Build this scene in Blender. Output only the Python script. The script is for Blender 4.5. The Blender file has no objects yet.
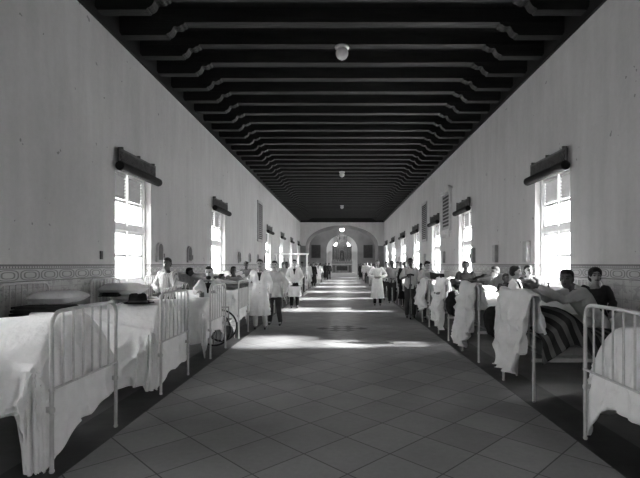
import bpy, bmesh, math, random
from mathutils import Vector, Matrix, noise
R = random.Random(7)
PI = math.pi
sc = bpy.context.scene
COL = sc.collection

# ------------------------------------------------------------------ camera, sky, sun, exposure
CAMH, F, VX, VY = 1.52, 445.0, 342.0, 264.0
cam_d = bpy.data.cameras.new('camera'); cam = bpy.data.objects.new('camera', cam_d); COL.objects.link(cam)
cam.location = (0, 0, CAMH); cam.rotation_euler = (PI/2, 0, 0)
cam_d.sensor_fit = 'HORIZONTAL'; cam_d.sensor_width = 36; cam_d.lens = F/640*36
cam_d.shift_x = -(VX-320)/640; cam_d.shift_y = (VY-239)/640
cam_d.clip_start = 0.05; cam_d.clip_end = 300
sc.camera = cam
world = bpy.data.worlds.new('world'); sc.world = world; world.use_nodes = True
wb = world.node_tree.nodes['Background']; wb.inputs[0].default_value = (1, 1, 1, 1); wb.inputs[1].default_value = 1.9
sun_d = bpy.data.lights.new('sun', 'SUN'); sun_d.energy = 6.5; sun_d.angle = math.radians(5.0)
sun = bpy.data.objects.new('sun', sun_d); COL.objects.link(sun)
SUN_DIR = Vector((-1, 0.0, -0.45))
sun.rotation_euler = SUN_DIR.to_track_quat('-Z', 'Y').to_euler(); sun.location = (20, 10, 12)
sc.view_settings.view_transform = 'Standard'; sc.view_settings.look = 'None'
sc.view_settings.exposure = 3.7; sc.view_settings.gamma = 1
try: sc.view_settings.use_curve_mapping = False
except Exception: pass
sc.cycles.max_bounces = 10; sc.cycles.diffuse_bounces = 6; sc.cycles.transparent_max_bounces = 12
sc.cycles.sample_clamp_indirect = 6

# ------------------------------------------------------------------ materials
def mat(name, v, rough=.6, var=0.0, scale=6.0, spec=.3, bump=0.0, metal=0.0, stretch=None, bscale=None, bdist=.02):
    m = bpy.data.materials.new(name); m.use_nodes = True
    nt = m.node_tree; b = nt.nodes['Principled BSDF']
    b.inputs['Base Color'].default_value = (v, v, v, 1)
    b.inputs['Roughness'].default_value = rough; b.inputs['Metallic'].default_value = metal
    b.inputs['Specular IOR Level'].default_value = spec
    tc = nt.nodes.new('ShaderNodeTexCoord'); mp = nt.nodes.new('ShaderNodeMapping')
    nt.links.new(tc.outputs['Object'], mp.inputs[0])
    if stretch: mp.inputs['Scale'].default_value = stretch
    if var:
        n = nt.nodes.new('ShaderNodeTexNoise'); n.inputs['Scale'].default_value = scale; n.inputs['Detail'].default_value = 6
        nt.links.new(mp.outputs[0], n.inputs['Vector'])
        r = nt.nodes.new('ShaderNodeMapRange'); r.inputs[1].default_value = .3; r.inputs[2].default_value = .7
        r.inputs[3].default_value = v*(1-var); r.inputs[4].default_value = v*(1+var)
        nt.links.new(n.outputs[0], r.inputs[0]); nt.links.new(r.outputs[0], b.inputs['Base Color'])
    if bump:
        n2 = nt.nodes.new('ShaderNodeTexNoise'); n2.inputs['Scale'].default_value = bscale or scale*2; n2.inputs['Detail'].default_value = 4
        nt.links.new(mp.outputs[0], n2.inputs['Vector'])
        bp = nt.nodes.new('ShaderNodeBump'); bp.inputs['Strength'].default_value = bump; bp.inputs['Distance'].default_value = bdist
        nt.links.new(n2.outputs[0], bp.inputs['Height']); nt.links.new(bp.outputs[0], b.inputs['Normal'])
    return m

class NT:
    """tiny helper for math nodes"""
    def __init__(s, m): s.nt = m.node_tree; s.L = s.nt.links
    def m(s, op, a, b=None, c=None):
        n = s.nt.nodes.new('ShaderNodeMath'); n.operation = op
        for i, x in enumerate((a, b, c)):
            if x is None: continue
            if isinstance(x, (int, float)): n.inputs[i].default_value = x
            else: s.L.new(x, n.inputs[i])
        return n.outputs[0]
    def mix(s, f, a, b):   # a*(1-f)+b*f
        return s.m('ADD', s.m('MULTIPLY', a, s.m('SUBTRACT', 1, f)), s.m('MULTIPLY', b, f))
    def band(s, x, lo, hi): return s.m('MULTIPLY', s.m('GREATER_THAN', x, lo), s.m('LESS_THAN', x, hi))
    def noise(s, vec, scale, detail=5, rough=.55):
        n = s.nt.nodes.new('ShaderNodeTexNoise'); n.inputs['Scale'].default_value = scale
        n.inputs['Detail'].default_value = detail; n.inputs['Roughness'].default_value = rough
        s.L.new(vec, n.inputs['Vector']); return n.outputs[0]
    def mapping(s, vec, scale=(1, 1, 1), rot=(0, 0, 0), loc=(0, 0, 0)):
        n = s.nt.nodes.new('ShaderNodeMapping'); n.inputs['Scale'].default_value = scale
        n.inputs['Rotation'].default_value = rot; n.inputs['Location'].default_value = loc
        s.L.new(vec, n.inputs[0]); return n.outputs[0]
    def coord(s, kind='Object'): return s.nt.nodes.new('ShaderNodeTexCoord').outputs[kind]
    def sep(s, vec):
        n = s.nt.nodes.new('ShaderNodeSeparateXYZ'); s.L.new(vec, n.inputs[0]); return n.outputs

def wall_material(v_plaster, v_dado):
    m = mat('limewashed wall with tiled wainscot', .5, .75, spec=.2); n = NT(m); b = m.node_tree.nodes['Principled BSDF']
    co = n.coord(); x, y, z = n.sep(co)
    # plaster: blotches and faint vertical streaks
    n1 = n.noise(co, .55, 6); n2 = n.noise(n.mapping(co, (1, 1.6, .25)), 2.2, 7); n3 = n.noise(co, 14, 4)
    v = n.m('MULTIPLY', v_plaster, n.m('ADD', .68, n.m('MULTIPLY', n1, .32)))
    v = n.m('MULTIPLY', v, n.m('ADD', .82, n.m('MULTIPLY', n2, .36)))
    v = n.m('MULTIPLY', v, n.m('ADD', .93, n.m('MULTIPLY', n3, .14)))
    spots = n.m('GREATER_THAN', n.noise(co, 5.5, 2), .74)
    v = n.mix(spots, v, n.m('MULTIPLY', v, .55))
    # wainscot
    u = n.m('ADD', y, x)                              # runs along either wall
    cell = n.m('SUBTRACT', n.m('FRACT', n.m('DIVIDE', u, .39)), .5)
    cx = n.m('ABSOLUTE', cell); cz = n.m('ABSOLUTE', n.m('DIVIDE', n.m('SUBTRACT', z, 1.375), .13))
    d = n.m('ADD', n.m('POWER', n.m('MULTIPLY', cx, 2.1), 3), n.m('POWER', n.m('MULTIPLY', cz, 1.9), 3))
    ring = n.m('ADD', n.band(d, .62, 1.0), n.band(d, .12, .28))
    inb = n.band(z, 1.30, 1.455)
    lines = n.m('ADD', n.m('ADD', n.band(z, 1.49, 1.515), n.band(z, 1.452, 1.464)), n.band(z, 1.288, 1.30))
    dots = n.m('MULTIPLY', n.band(z, 1.468, 1.488), n.m('GREATER_THAN', n.m('FRACT', n.m('DIVIDE', u, .05)), .5))
    tile = n.m('LESS_THAN', n.m('FRACT', n.m('DIVIDE', u, .2)), .03)
    tileh = n.m('LESS_THAN', n.m('FRACT', n.m('DIVIDE', z, .2)), .03)
    low = n.m('LESS_THAN', z, 1.288)
    groove = n.m('MULTIPLY', low, n.m('MAXIMUM', tile, tileh))
    vd = n.m('MULTIPLY', v_dado, n.m('ADD', .75, n.m('MULTIPLY', n.noise(co, 3.1, 6), .5)))
    marb = n.m('MULTIPLY', low, n.m('GREATER_THAN', n.noise(n.mapping(co, (1, 1, 1.5)), 7, 3), .56))
    vd = n.mix(marb, vd, n.m('MULTIPLY', vd, .75))
    vd = n.mix(n.m('MINIMUM', n.m('MULTIPLY', ring, inb), 1), vd, n.m('MULTIPLY', vd, .42))
    vd = n.mix(n.m('MINIMUM', n.m('ADD', lines, dots), 1), vd, n.m('MULTIPLY', vd, .28))
    vd = n.mix(groove, vd, n.m('MULTIPLY', vd, .65))
    isd = n.m('LESS_THAN', z, 1.515)
    out = n.mix(isd, v, vd)
    n.L.new(out, b.inputs['Base Color'])
    n.L.new(n.mix(isd, .8, .4), b.inputs['Roughness'])
    bp = m.node_tree.nodes.new('ShaderNodeBump'); bp.inputs['Strength'].default_value = .25; bp.inputs['Distance'].default_value = .02
    n.L.new(n.noise(co, 9, 6), bp.inputs['Height']); n.L.new(bp.outputs[0], b.inputs['Normal'])
    return m

def floor_material():
    m = mat('diagonal stone floor tiles', .3, .4, spec=.5); n = NT(m); b = m.node_tree.nodes['Principled BSDF']
    co = n.coord(); x, y, z = n.sep(co)
    S = .69
    u = n.m('DIVIDE', n.m('ADD', n.m('ADD', x, .65), n.m('SUBTRACT', y, 4.60)), S)      # rotated lattice
    w = n.m('DIVIDE', n.m('SUBTRACT', n.m('SUBTRACT', y, 4.60), n.m('ADD', x, .65)), S)
    def cell(a): return n.m('FLOOR', a)
    fu, fw = n.m('FRACT', u), n.m('FRACT', w)
    edge = n.m('MINIMUM', n.m('MINIMUM', fu, n.m('SUBTRACT', 1, fu)), n.m('MINIMUM', fw, n.m('SUBTRACT', 1, fw)))
    joint = n.m('LESS_THAN', edge, .011)
    wn = m.node_tree.nodes.new('ShaderNodeTexWhiteNoise'); wn.noise_dimensions = '2D'
    cmb = m.node_tree.nodes.new('ShaderNodeCombineXYZ'); n.L.new(cell(u), cmb.inputs[0]); n.L.new(cell(w), cmb.inputs[1])
    n.L.new(cmb.outputs[0], wn.inputs['Vector'])
    v = n.m('MULTIPLY', .28, n.m('ADD', .86, n.m('MULTIPLY', wn.outputs[0], .28)))
    v = n.m('MULTIPLY', v, n.m('ADD', .7, n.m('MULTIPLY', n.noise(co, 1.1, 7), .6)))
    v = n.m('MULTIPLY', v, n.m('ADD', .85, n.m('MULTIPLY', n.noise(co, 22, 5), .3)))
    v = n.mix(joint, v, .07)
    # inlaid chequered medallion
    mu = n.m('SUBTRACT', u, 9.5); mw = n.m('SUBTRACT', w, 7.5)
    gx = n.m('ABSOLUTE', n.m('SUBTRACT', x, 0.0)); gy = n.m('ABSOLUTE', n.m('SUBTRACT', y, 10.5))
    inside = n.m('LESS_THAN', n.m('ADD', gx, gy), .62)
    chk = n.m('GREATER_THAN', n.m('MULTIPLY', n.m('SINE', n.m('MULTIPLY', n.m('ADD', gx, gy), 10.1)), n.m('SINE', n.m('MULTIPLY', n.m('SUBTRACT', gx, gy), 10.1))), -.1)
    v = n.mix(n.m('MULTIPLY', inside, chk), v, .012)
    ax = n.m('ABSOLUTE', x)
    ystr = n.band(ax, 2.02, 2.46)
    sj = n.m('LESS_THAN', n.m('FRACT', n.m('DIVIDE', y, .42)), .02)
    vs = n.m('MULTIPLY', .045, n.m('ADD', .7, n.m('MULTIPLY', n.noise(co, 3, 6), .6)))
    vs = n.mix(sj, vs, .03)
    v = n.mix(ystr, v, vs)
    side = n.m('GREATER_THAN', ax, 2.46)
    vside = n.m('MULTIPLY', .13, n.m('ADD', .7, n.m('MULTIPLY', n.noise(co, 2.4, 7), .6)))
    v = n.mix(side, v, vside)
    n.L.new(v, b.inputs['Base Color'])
    n.L.new(n.m('ADD', .32, n.m('MULTIPLY', n.noise(co, 4, 6), .28)), b.inputs['Roughness'])
    bp = m.node_tree.nodes.new('ShaderNodeBump'); bp.inputs['Strength'].default_value = .15; bp.inputs['Distance'].default_value = .01
    n.L.new(n.noise(co, 12, 5), bp.inputs['Height']); n.L.new(bp.outputs[0], b.inputs['Normal'])
    return m

def glass_material():
    m = bpy.data.materials.new('thin dusty window glass'); m.use_nodes = True; nt = m.node_tree
    for nd in list(nt.nodes):
        if nd.type != 'OUTPUT_MATERIAL': nt.nodes.remove(nd)
    out = [x for x in nt.nodes if x.type == 'OUTPUT_MATERIAL'][0]
    t = nt.nodes.new('ShaderNodeBsdfTransparent'); tl = nt.nodes.new('ShaderNodeBsdfTranslucent'); g = nt.nodes.new('ShaderNodeBsdfGlossy')
    tl.inputs[0].default_value = (.9, .9, .9, 1); g.inputs['Roughness'].default_value = .1
    m1 = nt.nodes.new('ShaderNodeMixShader'); m1.inputs[0].default_value = .25
    nt.links.new(t.outputs[0], m1.inputs[1]); nt.links.new(tl.outputs[0], m1.inputs[2])
    m2 = nt.nodes.new('ShaderNodeMixShader'); m2.inputs[0].default_value = .05
    nt.links.new(m1.outputs[0], m2.inputs[1]); nt.links.new(g.outputs[0], m2.inputs[2])
    nt.links.new(m2.outputs[0], out.inputs[0]); return m

def cloth_material(name, v, trans=.12, var=.06):
    m = mat(name, v, .9, var, 8, .1, 1.0, bscale=7, bdist=.035); nt = m.node_tree; b = nt.nodes['Principled BSDF']
    out = [x for x in nt.nodes if x.type == 'OUTPUT_MATERIAL'][0]
    tl = nt.nodes.new('ShaderNodeBsdfTranslucent'); tl.inputs[0].default_value = (v, v, v, 1)
    mx = nt.nodes.new('ShaderNodeMixShader'); mx.inputs[0].default_value = trans
    nt.links.new(b.outputs[0], mx.inputs[1]); nt.links.new(tl.outputs[0], mx.inputs[2]); nt.links.new(mx.outputs[0], out.inputs[0])
    return m

def stripe_material(name, v0, v1, axis, period, duty, rot=0):
    m = mat(name, v0, .9, spec=.1); n = NT(m); b = m.node_tree.nodes['Principled BSDF']
    co = n.mapping(n.coord(), rot=(0, rot, 0)); s = n.sep(co)[axis]
    f = n.m('LESS_THAN', n.m('FRACT', n.m('DIVIDE', s, period)), duty)
    n.L.new(n.mix(f, v0, n.m('MULTIPLY', v1, n.m('ADD', .8, n.m('MULTIPLY', n.noise(co, 5), .4)))), b.inputs['Base Color'])
    return m

M = dict(
    wall=wall_material(.56, .42), floor=floor_material(), glass=glass_material(),
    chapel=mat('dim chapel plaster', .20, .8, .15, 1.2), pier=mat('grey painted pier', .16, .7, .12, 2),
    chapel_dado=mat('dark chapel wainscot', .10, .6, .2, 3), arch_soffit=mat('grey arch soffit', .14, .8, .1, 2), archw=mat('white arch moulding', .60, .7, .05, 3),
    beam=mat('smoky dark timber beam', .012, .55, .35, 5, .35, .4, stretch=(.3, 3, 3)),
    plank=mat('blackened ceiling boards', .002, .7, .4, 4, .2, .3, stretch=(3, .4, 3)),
    plate=mat('dark timber wall plate', .008, .6, .3, 4), rim=mat('nickel lamp rim', .5, .3, metal=.8),
    globe=mat('opal glass globe', .55, .15, .05, 5, .6),
    iron=mat('white enamelled iron', .52, .35, .1, 20, .5), irond=mat('worn grey enamelled iron', .33, .4, .15, 20, .5),
    sheet=cloth_material('white cotton sheet', .86), sheet2=cloth_material('off white cotton cloth', .76),
    gown=cloth_material('bleached cotton gown', .90), greycloth=cloth_material('soft grey cotton', .52, .1),
    mattress=mat('ticking mattress', .30, .9, .1, 9), pillow=cloth_material('plump cotton pillow', .68, .05),
    darkcloth=mat('dark wool cloth', .025, .95, .3, 12, .1, .4), grayblanket=mat('grey wool blanket', .13, .95, .2, 12, .1, .4),
    blanket=stripe_material('dark blanket with pale stripes', .03, .13, 0, .11, .45, .35),
    stripeshirt=stripe_material('striped cotton shirt', .62, .38, 0, .035, .35),
    coat=cloth_material('white drill coat', .90, .05), shirt=cloth_material('pale cotton shirt', .55, .05),
    grayshirt=cloth_material('grey cotton shirt', .28, .03), darkshirt=mat('charcoal cotton shirt', .05, .9, .2, 9, .1),
    black=mat('black serge', .012, .8, .2, 9, .1), trouser=mat('dark grey trousers', .05, .9, .2, 9, .1), whitetrouser=mat('white duck trousers', .6, .9, .08, 9, .1),
    shoe=mat('black leather', .012, .35, .2, 20, .5), hair=mat('black hair', .01, .55, .3, 60, .3, .6),
    skin=mat('light brown skin', .30, .55, .08, 20, .3), skin2=mat('deep brown skin', .085, .5, .08, 20, .35), skin3=mat('pale skin', .42, .55, .08, 20, .3),
    lip=mat('lips and eyes', .03, .4, .1, 20, .4), felt=mat('black felt', .012, .9, .3, 20, .1, .3), ribbon=mat('silk hat ribbon', .03, .4, .1, 9),
    louvre=mat('weathered grey louvres', .20, .6, .1, 9), shutter=mat('white painted joinery', .80, .5, .06, 6), blind=mat('dark woven blind slats', .012, .7, .3, 30, .2, .4, stretch=(1, 1, 8)),
    lattice=mat('dark timber lattice', .11, .6, .3, 9), box=mat('grey painted wall box', .34, .6, .15, 9), boxd=mat('dark box recess', .10, .7, .2, 9),
    stone=mat('grey carved stone tablet', .33, .6, .15, 9, .3, .3), letter=mat('dark cut letters', .06, .7), stonew=mat('pale stone surround', .5, .6, .1, 6),
    altar=mat('carved dark altar wood', .09, .5, .4, 9, .4, .5), altarl=mat('grey marble altar', .2, .4, .35, 5, .5), gold=mat('tarnished gilt', .12, .35, .3, 30, .5, metal=.4),
    picture=mat('blackened painting', .03, .4, .4, 4, .4), frame=mat('dark picture frame', .05, .5, .2, 9), candle=mat('wax', .8, .4),
    rubber=mat('black rubber tyre', .015, .6, .1, 9), steel=mat('dull steel', .35, .35, metal=.8), wood=mat('varnished wood', .10, .4, .3, 7, .4, stretch=(1, 1, 5)),
    bottle=mat('dark bottle glass', .02, .1, spec=.8), enamel=mat('white enamel ware', .8, .2, spec=.6), paper=mat('white paper', .8, .7),
)

# ------------------------------------------------------------------ mesh helpers
def tag(o, label=None, cat=None, group=None, kind=None):
    if label: o['label'] = label
    if cat: o['category'] = cat
    if group: o['group'] = group
    if kind: o['kind'] = kind
    return o
def empty(name, loc=(0, 0, 0), rz=0, **k):
    o = bpy.data.objects.new(name, None); COL.objects.link(o); o.location = loc; o.rotation_euler = (0, 0, rz)
    o.empty_display_size = .1
    return tag(o, **k)
class MB:
    def __init__(s): s.v = []; s.f = []; s.mi = []; s.cur = 0
    def add(s, vs, fs):
        b = len(s.v); s.v += [tuple(p) for p in vs]; s.f += [tuple(i+b for i in f) for f in fs]; s.mi += [s.cur]*len(fs); return s
    def box(s, x0, x1, y0, y1, z0, z1):
        return s.add([(x0,y0,z0),(x1,y0,z0),(x1,y1,z0),(x0,y1,z0),(x0,y0,z1),(x1,y0,z1),(x1,y1,z1),(x0,y1,z1)],
                     [(0,3,2,1),(4,5,6,7),(0,1,5,4),(1,2,6,5),(2,3,7,6),(3,0,4,7)])
    def rings(s, rs, closed_ends=True):
        n = len(rs[0]); vs = [p for r in rs for p in r]; fs = []
        for i in range(len(rs)-1):
            for j in range(n):
                k = (j+1) % n; fs.append((i*n+j, i*n+k, (i+1)*n+k, (i+1)*n+j))
        if closed_ends: fs.append(tuple(reversed(range(n)))); fs.append(tuple((len(rs)-1)*n+j for j in range(n)))
        return s.add(vs, fs)
    def tube(s, pts, r, n=8, closed=False):
        pts = [Vector(p) for p in pts]; rr = r if isinstance(r, (list, tuple)) else [r]*len(pts); rs = []; up = None
        N = len(pts)
        for i, p in enumerate(pts):
            if closed: t = pts[(i+1) % N]-pts[i-1]
            else: t = pts[min(i+1, N-1)]-pts[max(i-1, 0)]
            t.normalize()
            if up is None: up = Vector((0, 0, 1)) if abs(t.z) < .9 else Vector((1, 0, 0))
            a = t.cross(up).normalized(); b = a.cross(t).normalized(); up = b
            rs.append([p+(a*math.cos(2*PI*j/n)+b*math.sin(2*PI*j/n))*rr[i] for j in range(n)])
        if closed:
            rs.append(rs[0]); return s.rings(rs, False)
        return s.rings(rs)
    def limb(s, pr, n=12, flat=1.0):
        """chain of (point, radius) with round ends"""
        P = [Vector(p) for p, r in pr]; Q = [r for p, r in pr]; pts = []; rad = []
        t0 = (P[1]-P[0]).normalized(); t1 = (P[-1]-P[-2]).normalized()
        for a in (80, 55, 28): pts.append(P[0]-t0*Q[0]*math.sin(math.radians(a))); rad.append(Q[0]*math.cos(math.radians(a)))
        for p, r in zip(P, Q): pts.append(p); rad.append(r)
        for a in (28, 55, 80): pts.append(P[-1]+t1*Q[-1]*math.sin(math.radians(a))); rad.append(Q[-1]*math.cos(math.radians(a)))
        return s.tube(pts, rad, n)
    def ell(s, c, r, n=14, m=9, rot=None):
        c = Vector(c); rs = []
        for i in range(m+1):
            a = -PI/2+PI*(i+.12)/(m+.24); 
            ring = []
            for j in range(n):
                q = Vector((r[0]*math.cos(a)*math.cos(2*PI*j/n), r[1]*math.cos(a)*math.sin(2*PI*j/n), r[2]*math.sin(a)))
                if rot: q = rot @ q
                ring.append(c+q)
            rs.append(ring)
        return s.rings(rs)
    def lathe(s, prof, c=(0, 0, 0), n=24):
        return s.rings([[(c[0]+r*math.cos(2*PI*j/n), c[1]+r*math.sin(2*PI*j/n), c[2]+z) for j in range(n)] for r, z in prof])
    def prism(s, poly, y0, y1, axes='xz'):
        """poly of (a,b); extruded on the third axis"""
        if axes == 'xz': A = [(a, y0, b) for a, b in poly]; B = [(a, y1, b) for a, b in poly]
        elif axes == 'yz': A = [(y0, a, b) for a, b in poly]; B = [(y1, a, b) for a, b in poly]
        else: A = [(a, b, y0) for a, b in poly]; B = [(a, b, y1) for a, b in poly]
        n = len(poly)
        return s.add(A+B, [tuple(range(n)), tuple(reversed(range(n, 2*n)))]+[(i, i+n, (i+1) % n+n, (i+1) % n) for i in range(n)])
    def mesh(s, name, mats, smooth=True, bevel=0):
        me = bpy.data.meshes.new(name); me.from_pydata(s.v, [], s.f)
        for m in (mats if isinstance(mats, (list, tuple)) else [mats]): me.materials.append(m)
        for i, p in enumerate(me.polygons): p.material_index = s.mi[i]
        bm = bmesh.new(); bm.from_mesh(me); bmesh.ops.recalc_face_normals(bm, faces=bm.faces); bm.to_mesh(me); bm.free()
        if smooth:
            me.polygons.foreach_set('use_smooth', [True]*len(me.polygons))
            try: me.set_sharp_from_angle(angle=math.radians(40))
            except Exception: pass
        return me
    def build(s, name, mats, parent=None, loc=None, rz=0, smooth=True, bevel=0, **k):
        me = s.mesh(name, mats, smooth)
        o = bpy.data.objects.new(name, me); COL.objects.link(o)
        if loc: o.location = loc
        o.rotation_euler = (0, 0, rz)
        if parent: o.parent = parent
        if bevel:
            b = o.modifiers.new('bevel', 'BEVEL'); b.width = bevel; b.segments = 2; b.limit_method = 'ANGLE'
        return tag(o, **k)
def tree(o, out=None):
    for c in o.children: yield c
def copy_tree(o, parent=None):
    c = o.copy(); COL.objects.link(c)
    if parent: c.parent = parent
    for ch in o.children: copy_tree(ch, c)
    return c
def at(px, d): return (px-VX)*d/F
def zat(py, d): return CAMH-(py-VY)*d/F

def remesh_mesh(mb, name, mats, voxel, smooth_it=4, disp=None):
    me = mb.mesh(name+'_raw', mats[0] if isinstance(mats, (list, tuple)) else mats)
    o = bpy.data.objects.new(name+'_raw', me); COL.objects.link(o)
    r = o.modifiers.new('r', 'REMESH'); r.mode = 'VOXEL'; r.voxel_size = voxel; r.use_smooth_shade = True
    if smooth_it:
        sm = o.modifiers.new('s', 'SMOOTH'); sm.factor = .5; sm.iterations = smooth_it
    dg = bpy.context.evaluated_depsgraph_get(); ev = o.evaluated_get(dg)
    out = bpy.data.meshes.new_from_object(ev); out.name = name
    bpy.data.objects.remove(o); bpy.data.meshes.remove(me)
    out.materials.clear()
    for m in (mats if isinstance(mats, (list, tuple)) else [mats]): out.materials.append(m)
    if disp:
        nn = [v.normal.copy() for v in out.vertices]
        for v, nrm in zip(out.vertices, nn): v.co += nrm*disp(v.co)
    out.polygons.foreach_set('use_smooth', [True]*len(out.polygons))
    return out
def link_mesh(name, me, parent=None, **k):
    o = bpy.data.objects.new(name, me); COL.objects.link(o)
    if parent: o.parent = parent
    return tag(o, **k)

# ------------------------------------------------------------------ room shell
HW, ZW, YN, YF, T = 4.10, 5.60, -4.0, 43.6, .34
SILL, HEAD = 1.10, 3.36
WL = [(-2.6, -1.1), (2.35, 3.85), (8.05, 9.55), (14.0, 15.6), (24.0, 25.6), (29.4, 30.95), (35.0, 36.5), (40.6, 42.2)]  # first two are out of view, kept for their light on the near beds
WR = [(-2.6, -1.1), (8.0, 9.45), (14.1, 15.6), (18.6, 20.25), (23.6, 25.4), (28.7, 30.8), (34.3, 36.4), (39.7, 41.6)]  # first one is unseen behind the camera, added to light the near bed fronts
MB().box(-6.5, 6.5, YN-.4, YF+17, -.2, 0).build('floor', M['floor'], kind='structure', smooth=False)
def side_wall(name, sx, wins):
    b = MB(); x0, x1 = sorted((sx*HW, sx*(HW+T))); y = YN-.3
    for a, c in wins:
        b.box(x0, x1, y, a, 0, 6.3); b.box(x0, x1, a, c, 0, SILL); b.box(x0, x1, a, c, HEAD, 6.3); y = c
    b.box(x0, x1, y, YF, 0, 6.3)
    b.build(name, M['wall'], kind='structure', smooth=False)
side_wall('wall_left', -1, WL); side_wall('wall_right', 1, WR)
MB().box(-HW-T, HW+T, YN-.6, YN-.3, 0, 6.3).build('wall_near', M['wall'], kind='structure', smooth=False)
for nm, sx in (('trim_left', -1), ('trim_right', 1)):
    a, c = sorted((sx*(HW-.05), sx*(HW+.01)))
    b = MB(); b.box(a, c, YN-.3, YF, ZW, 5.74); b.box(*sorted((sx*(HW-.02), sx*(HW+.01))), YN-.3, YF, 5.74, 6.2); b.build(nm, M['plate'], kind='structure', smooth=False)

MB().box(-HW, HW, YF-.06, YF-.001, 5.60, 6.2).build('trim_far', M['plate'], kind='structure', smooth=False)
# ceiling boards, beams with scrolled corbels
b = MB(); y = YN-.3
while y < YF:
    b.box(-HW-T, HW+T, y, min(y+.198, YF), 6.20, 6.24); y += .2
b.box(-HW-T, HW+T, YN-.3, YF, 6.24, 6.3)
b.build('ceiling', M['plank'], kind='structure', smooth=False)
prof = [(0, .24), (0, 0), (.86, 0), (.88, .012), (.885, .03), (.92, .04), (.96, .07), (.985, .11), (1.0, .15), (1.03, .165), (1.08, .155), (1.12, .165), (1.15, .19), (1.19, .20), (1.22, .24)]
cm = {}
for sx in (-1, 1):
    cm[sx] = MB().prism([(sx*(HW-p[0]), 5.72+p[1]) for p in prof], -.095, .095).mesh('corbel', M['beam'], False)
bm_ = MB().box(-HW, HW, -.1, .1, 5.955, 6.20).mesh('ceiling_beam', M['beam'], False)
k = -15
while 9.08+.82*k < YF-.2:
    yb = 9.08+.82*k
    if yb > YN-.1:
        o = bpy.data.objects.new('ceiling_beam', bm_); COL.objects.link(o); o.location = (0, yb, 0); tag(o, kind='structure')
        for sx in (-1, 1):
            c = bpy.data.objects.new('corbel', cm[sx]); COL.objects.link(c); c.parent = o
    k += 1

# windows: outer frame, two leaves with louvres above and panes below
def window(idx, sx, a, c):
    X = sx*(HW+.17); w = c-a
    root = empty('window_%d' % idx, (X, (a+c)/2, 0)); tag(root, kind='structure')
    f = MB(); h = w/2
    f.box(-.05, .05, -h, -h+.07, SILL, HEAD); f.box(-.05, .05, h-.07, h, SILL, HEAD)
    f.box(-.05, .05, -h+.07, h-.07, HEAD-.08, HEAD); f.box(-.05, .05, -h+.07, h-.07, SILL, SILL+.08)
    f.box(-.05, .05, -h+.07, h-.07, 2.17, 2.26)
    f.build('window_frame', M['shutter'], root, smooth=False)
    for s in (-1, 1):
        y0, y1 = (-h+.07, -.012) if s < 0 else (.012, h-.07)
        l = MB()
        for (z0, z1) in ((SILL+.08, 2.17), (2.26, HEAD-.08)):
            l.box(-.02, .02, y0, y0+.06, z0, z1); l.box(-.02, .02, y1-.06, y1, z0, z1)
            l.box(-.02, .02, y0+.06, y1-.06, z0, z0+.06); l.box(-.02, .02, y0+.06, y1-.06, z1-.06, z1)
        l.box(-.02, .02, y0+.06, y1-.06, 2.70, 2.76); l.box(-.02, .02, y0+.06, y1-.06, 1.66, 1.71)
        lf = l.build('window_leaf', M['shutter'], root, smooth=False)
        sl = MB(); z = 2.78
        while z < HEAD-.17:
            p = [(sx*.024, z), (sx*.018, z-.004), (-sx*.024, z+.060), (-sx*.018, z+.064)]
            sl.prism(p, y0+.06, y1-.06); z += .064
        sl.build('louvres', M['louvre'], lf, smooth=False)
        g = MB(); g.box(-.002, .002, y0+.055, y1-.055, 1.70, 2.12); g.box(-.002, .002, y0+.055, y1-.055, SILL+.13, 1.67); g.box(-.002, .002, y0+.055, y1-.055, 2.31, 2.71)
        g.build('window_pane', M['glass'], lf, smooth=False)
    p = bpy.data.lights.new('window_portal', 'AREA'); p.shape = 'RECTANGLE'; p.size = HEAD-SILL; p.size_y = w; p.cycles.is_portal = True
    po = bpy.data.objects.new('window_portal', p); COL.objects.link(po); po.location = (sx*(HW+.30), (a+c)/2, (SILL+HEAD)/2)
    po.rotation_euler = (0, PI/2 if sx > 0 else -PI/2, 0)
    sb = MB().box(*sorted((-sx*.17, -sx*.21)), -h-.05, h+.05, SILL-.06, SILL-.005)
    sb.build('window_sill', M['stonew'], root, smooth=False)
ORD = ['nearest', 'second', 'third', 'fourth', 'fifth', 'sixth', 'seventh', 'eighth', 'ninth', 'tenth', 'eleventh', 'twelfth', 'thirteenth', 'fourteenth', 'fifteenth']
def nth(i): return ORD[i] if i else 'nearest'
idx = 1
vis = {-1: 0, 1: 0}
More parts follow.
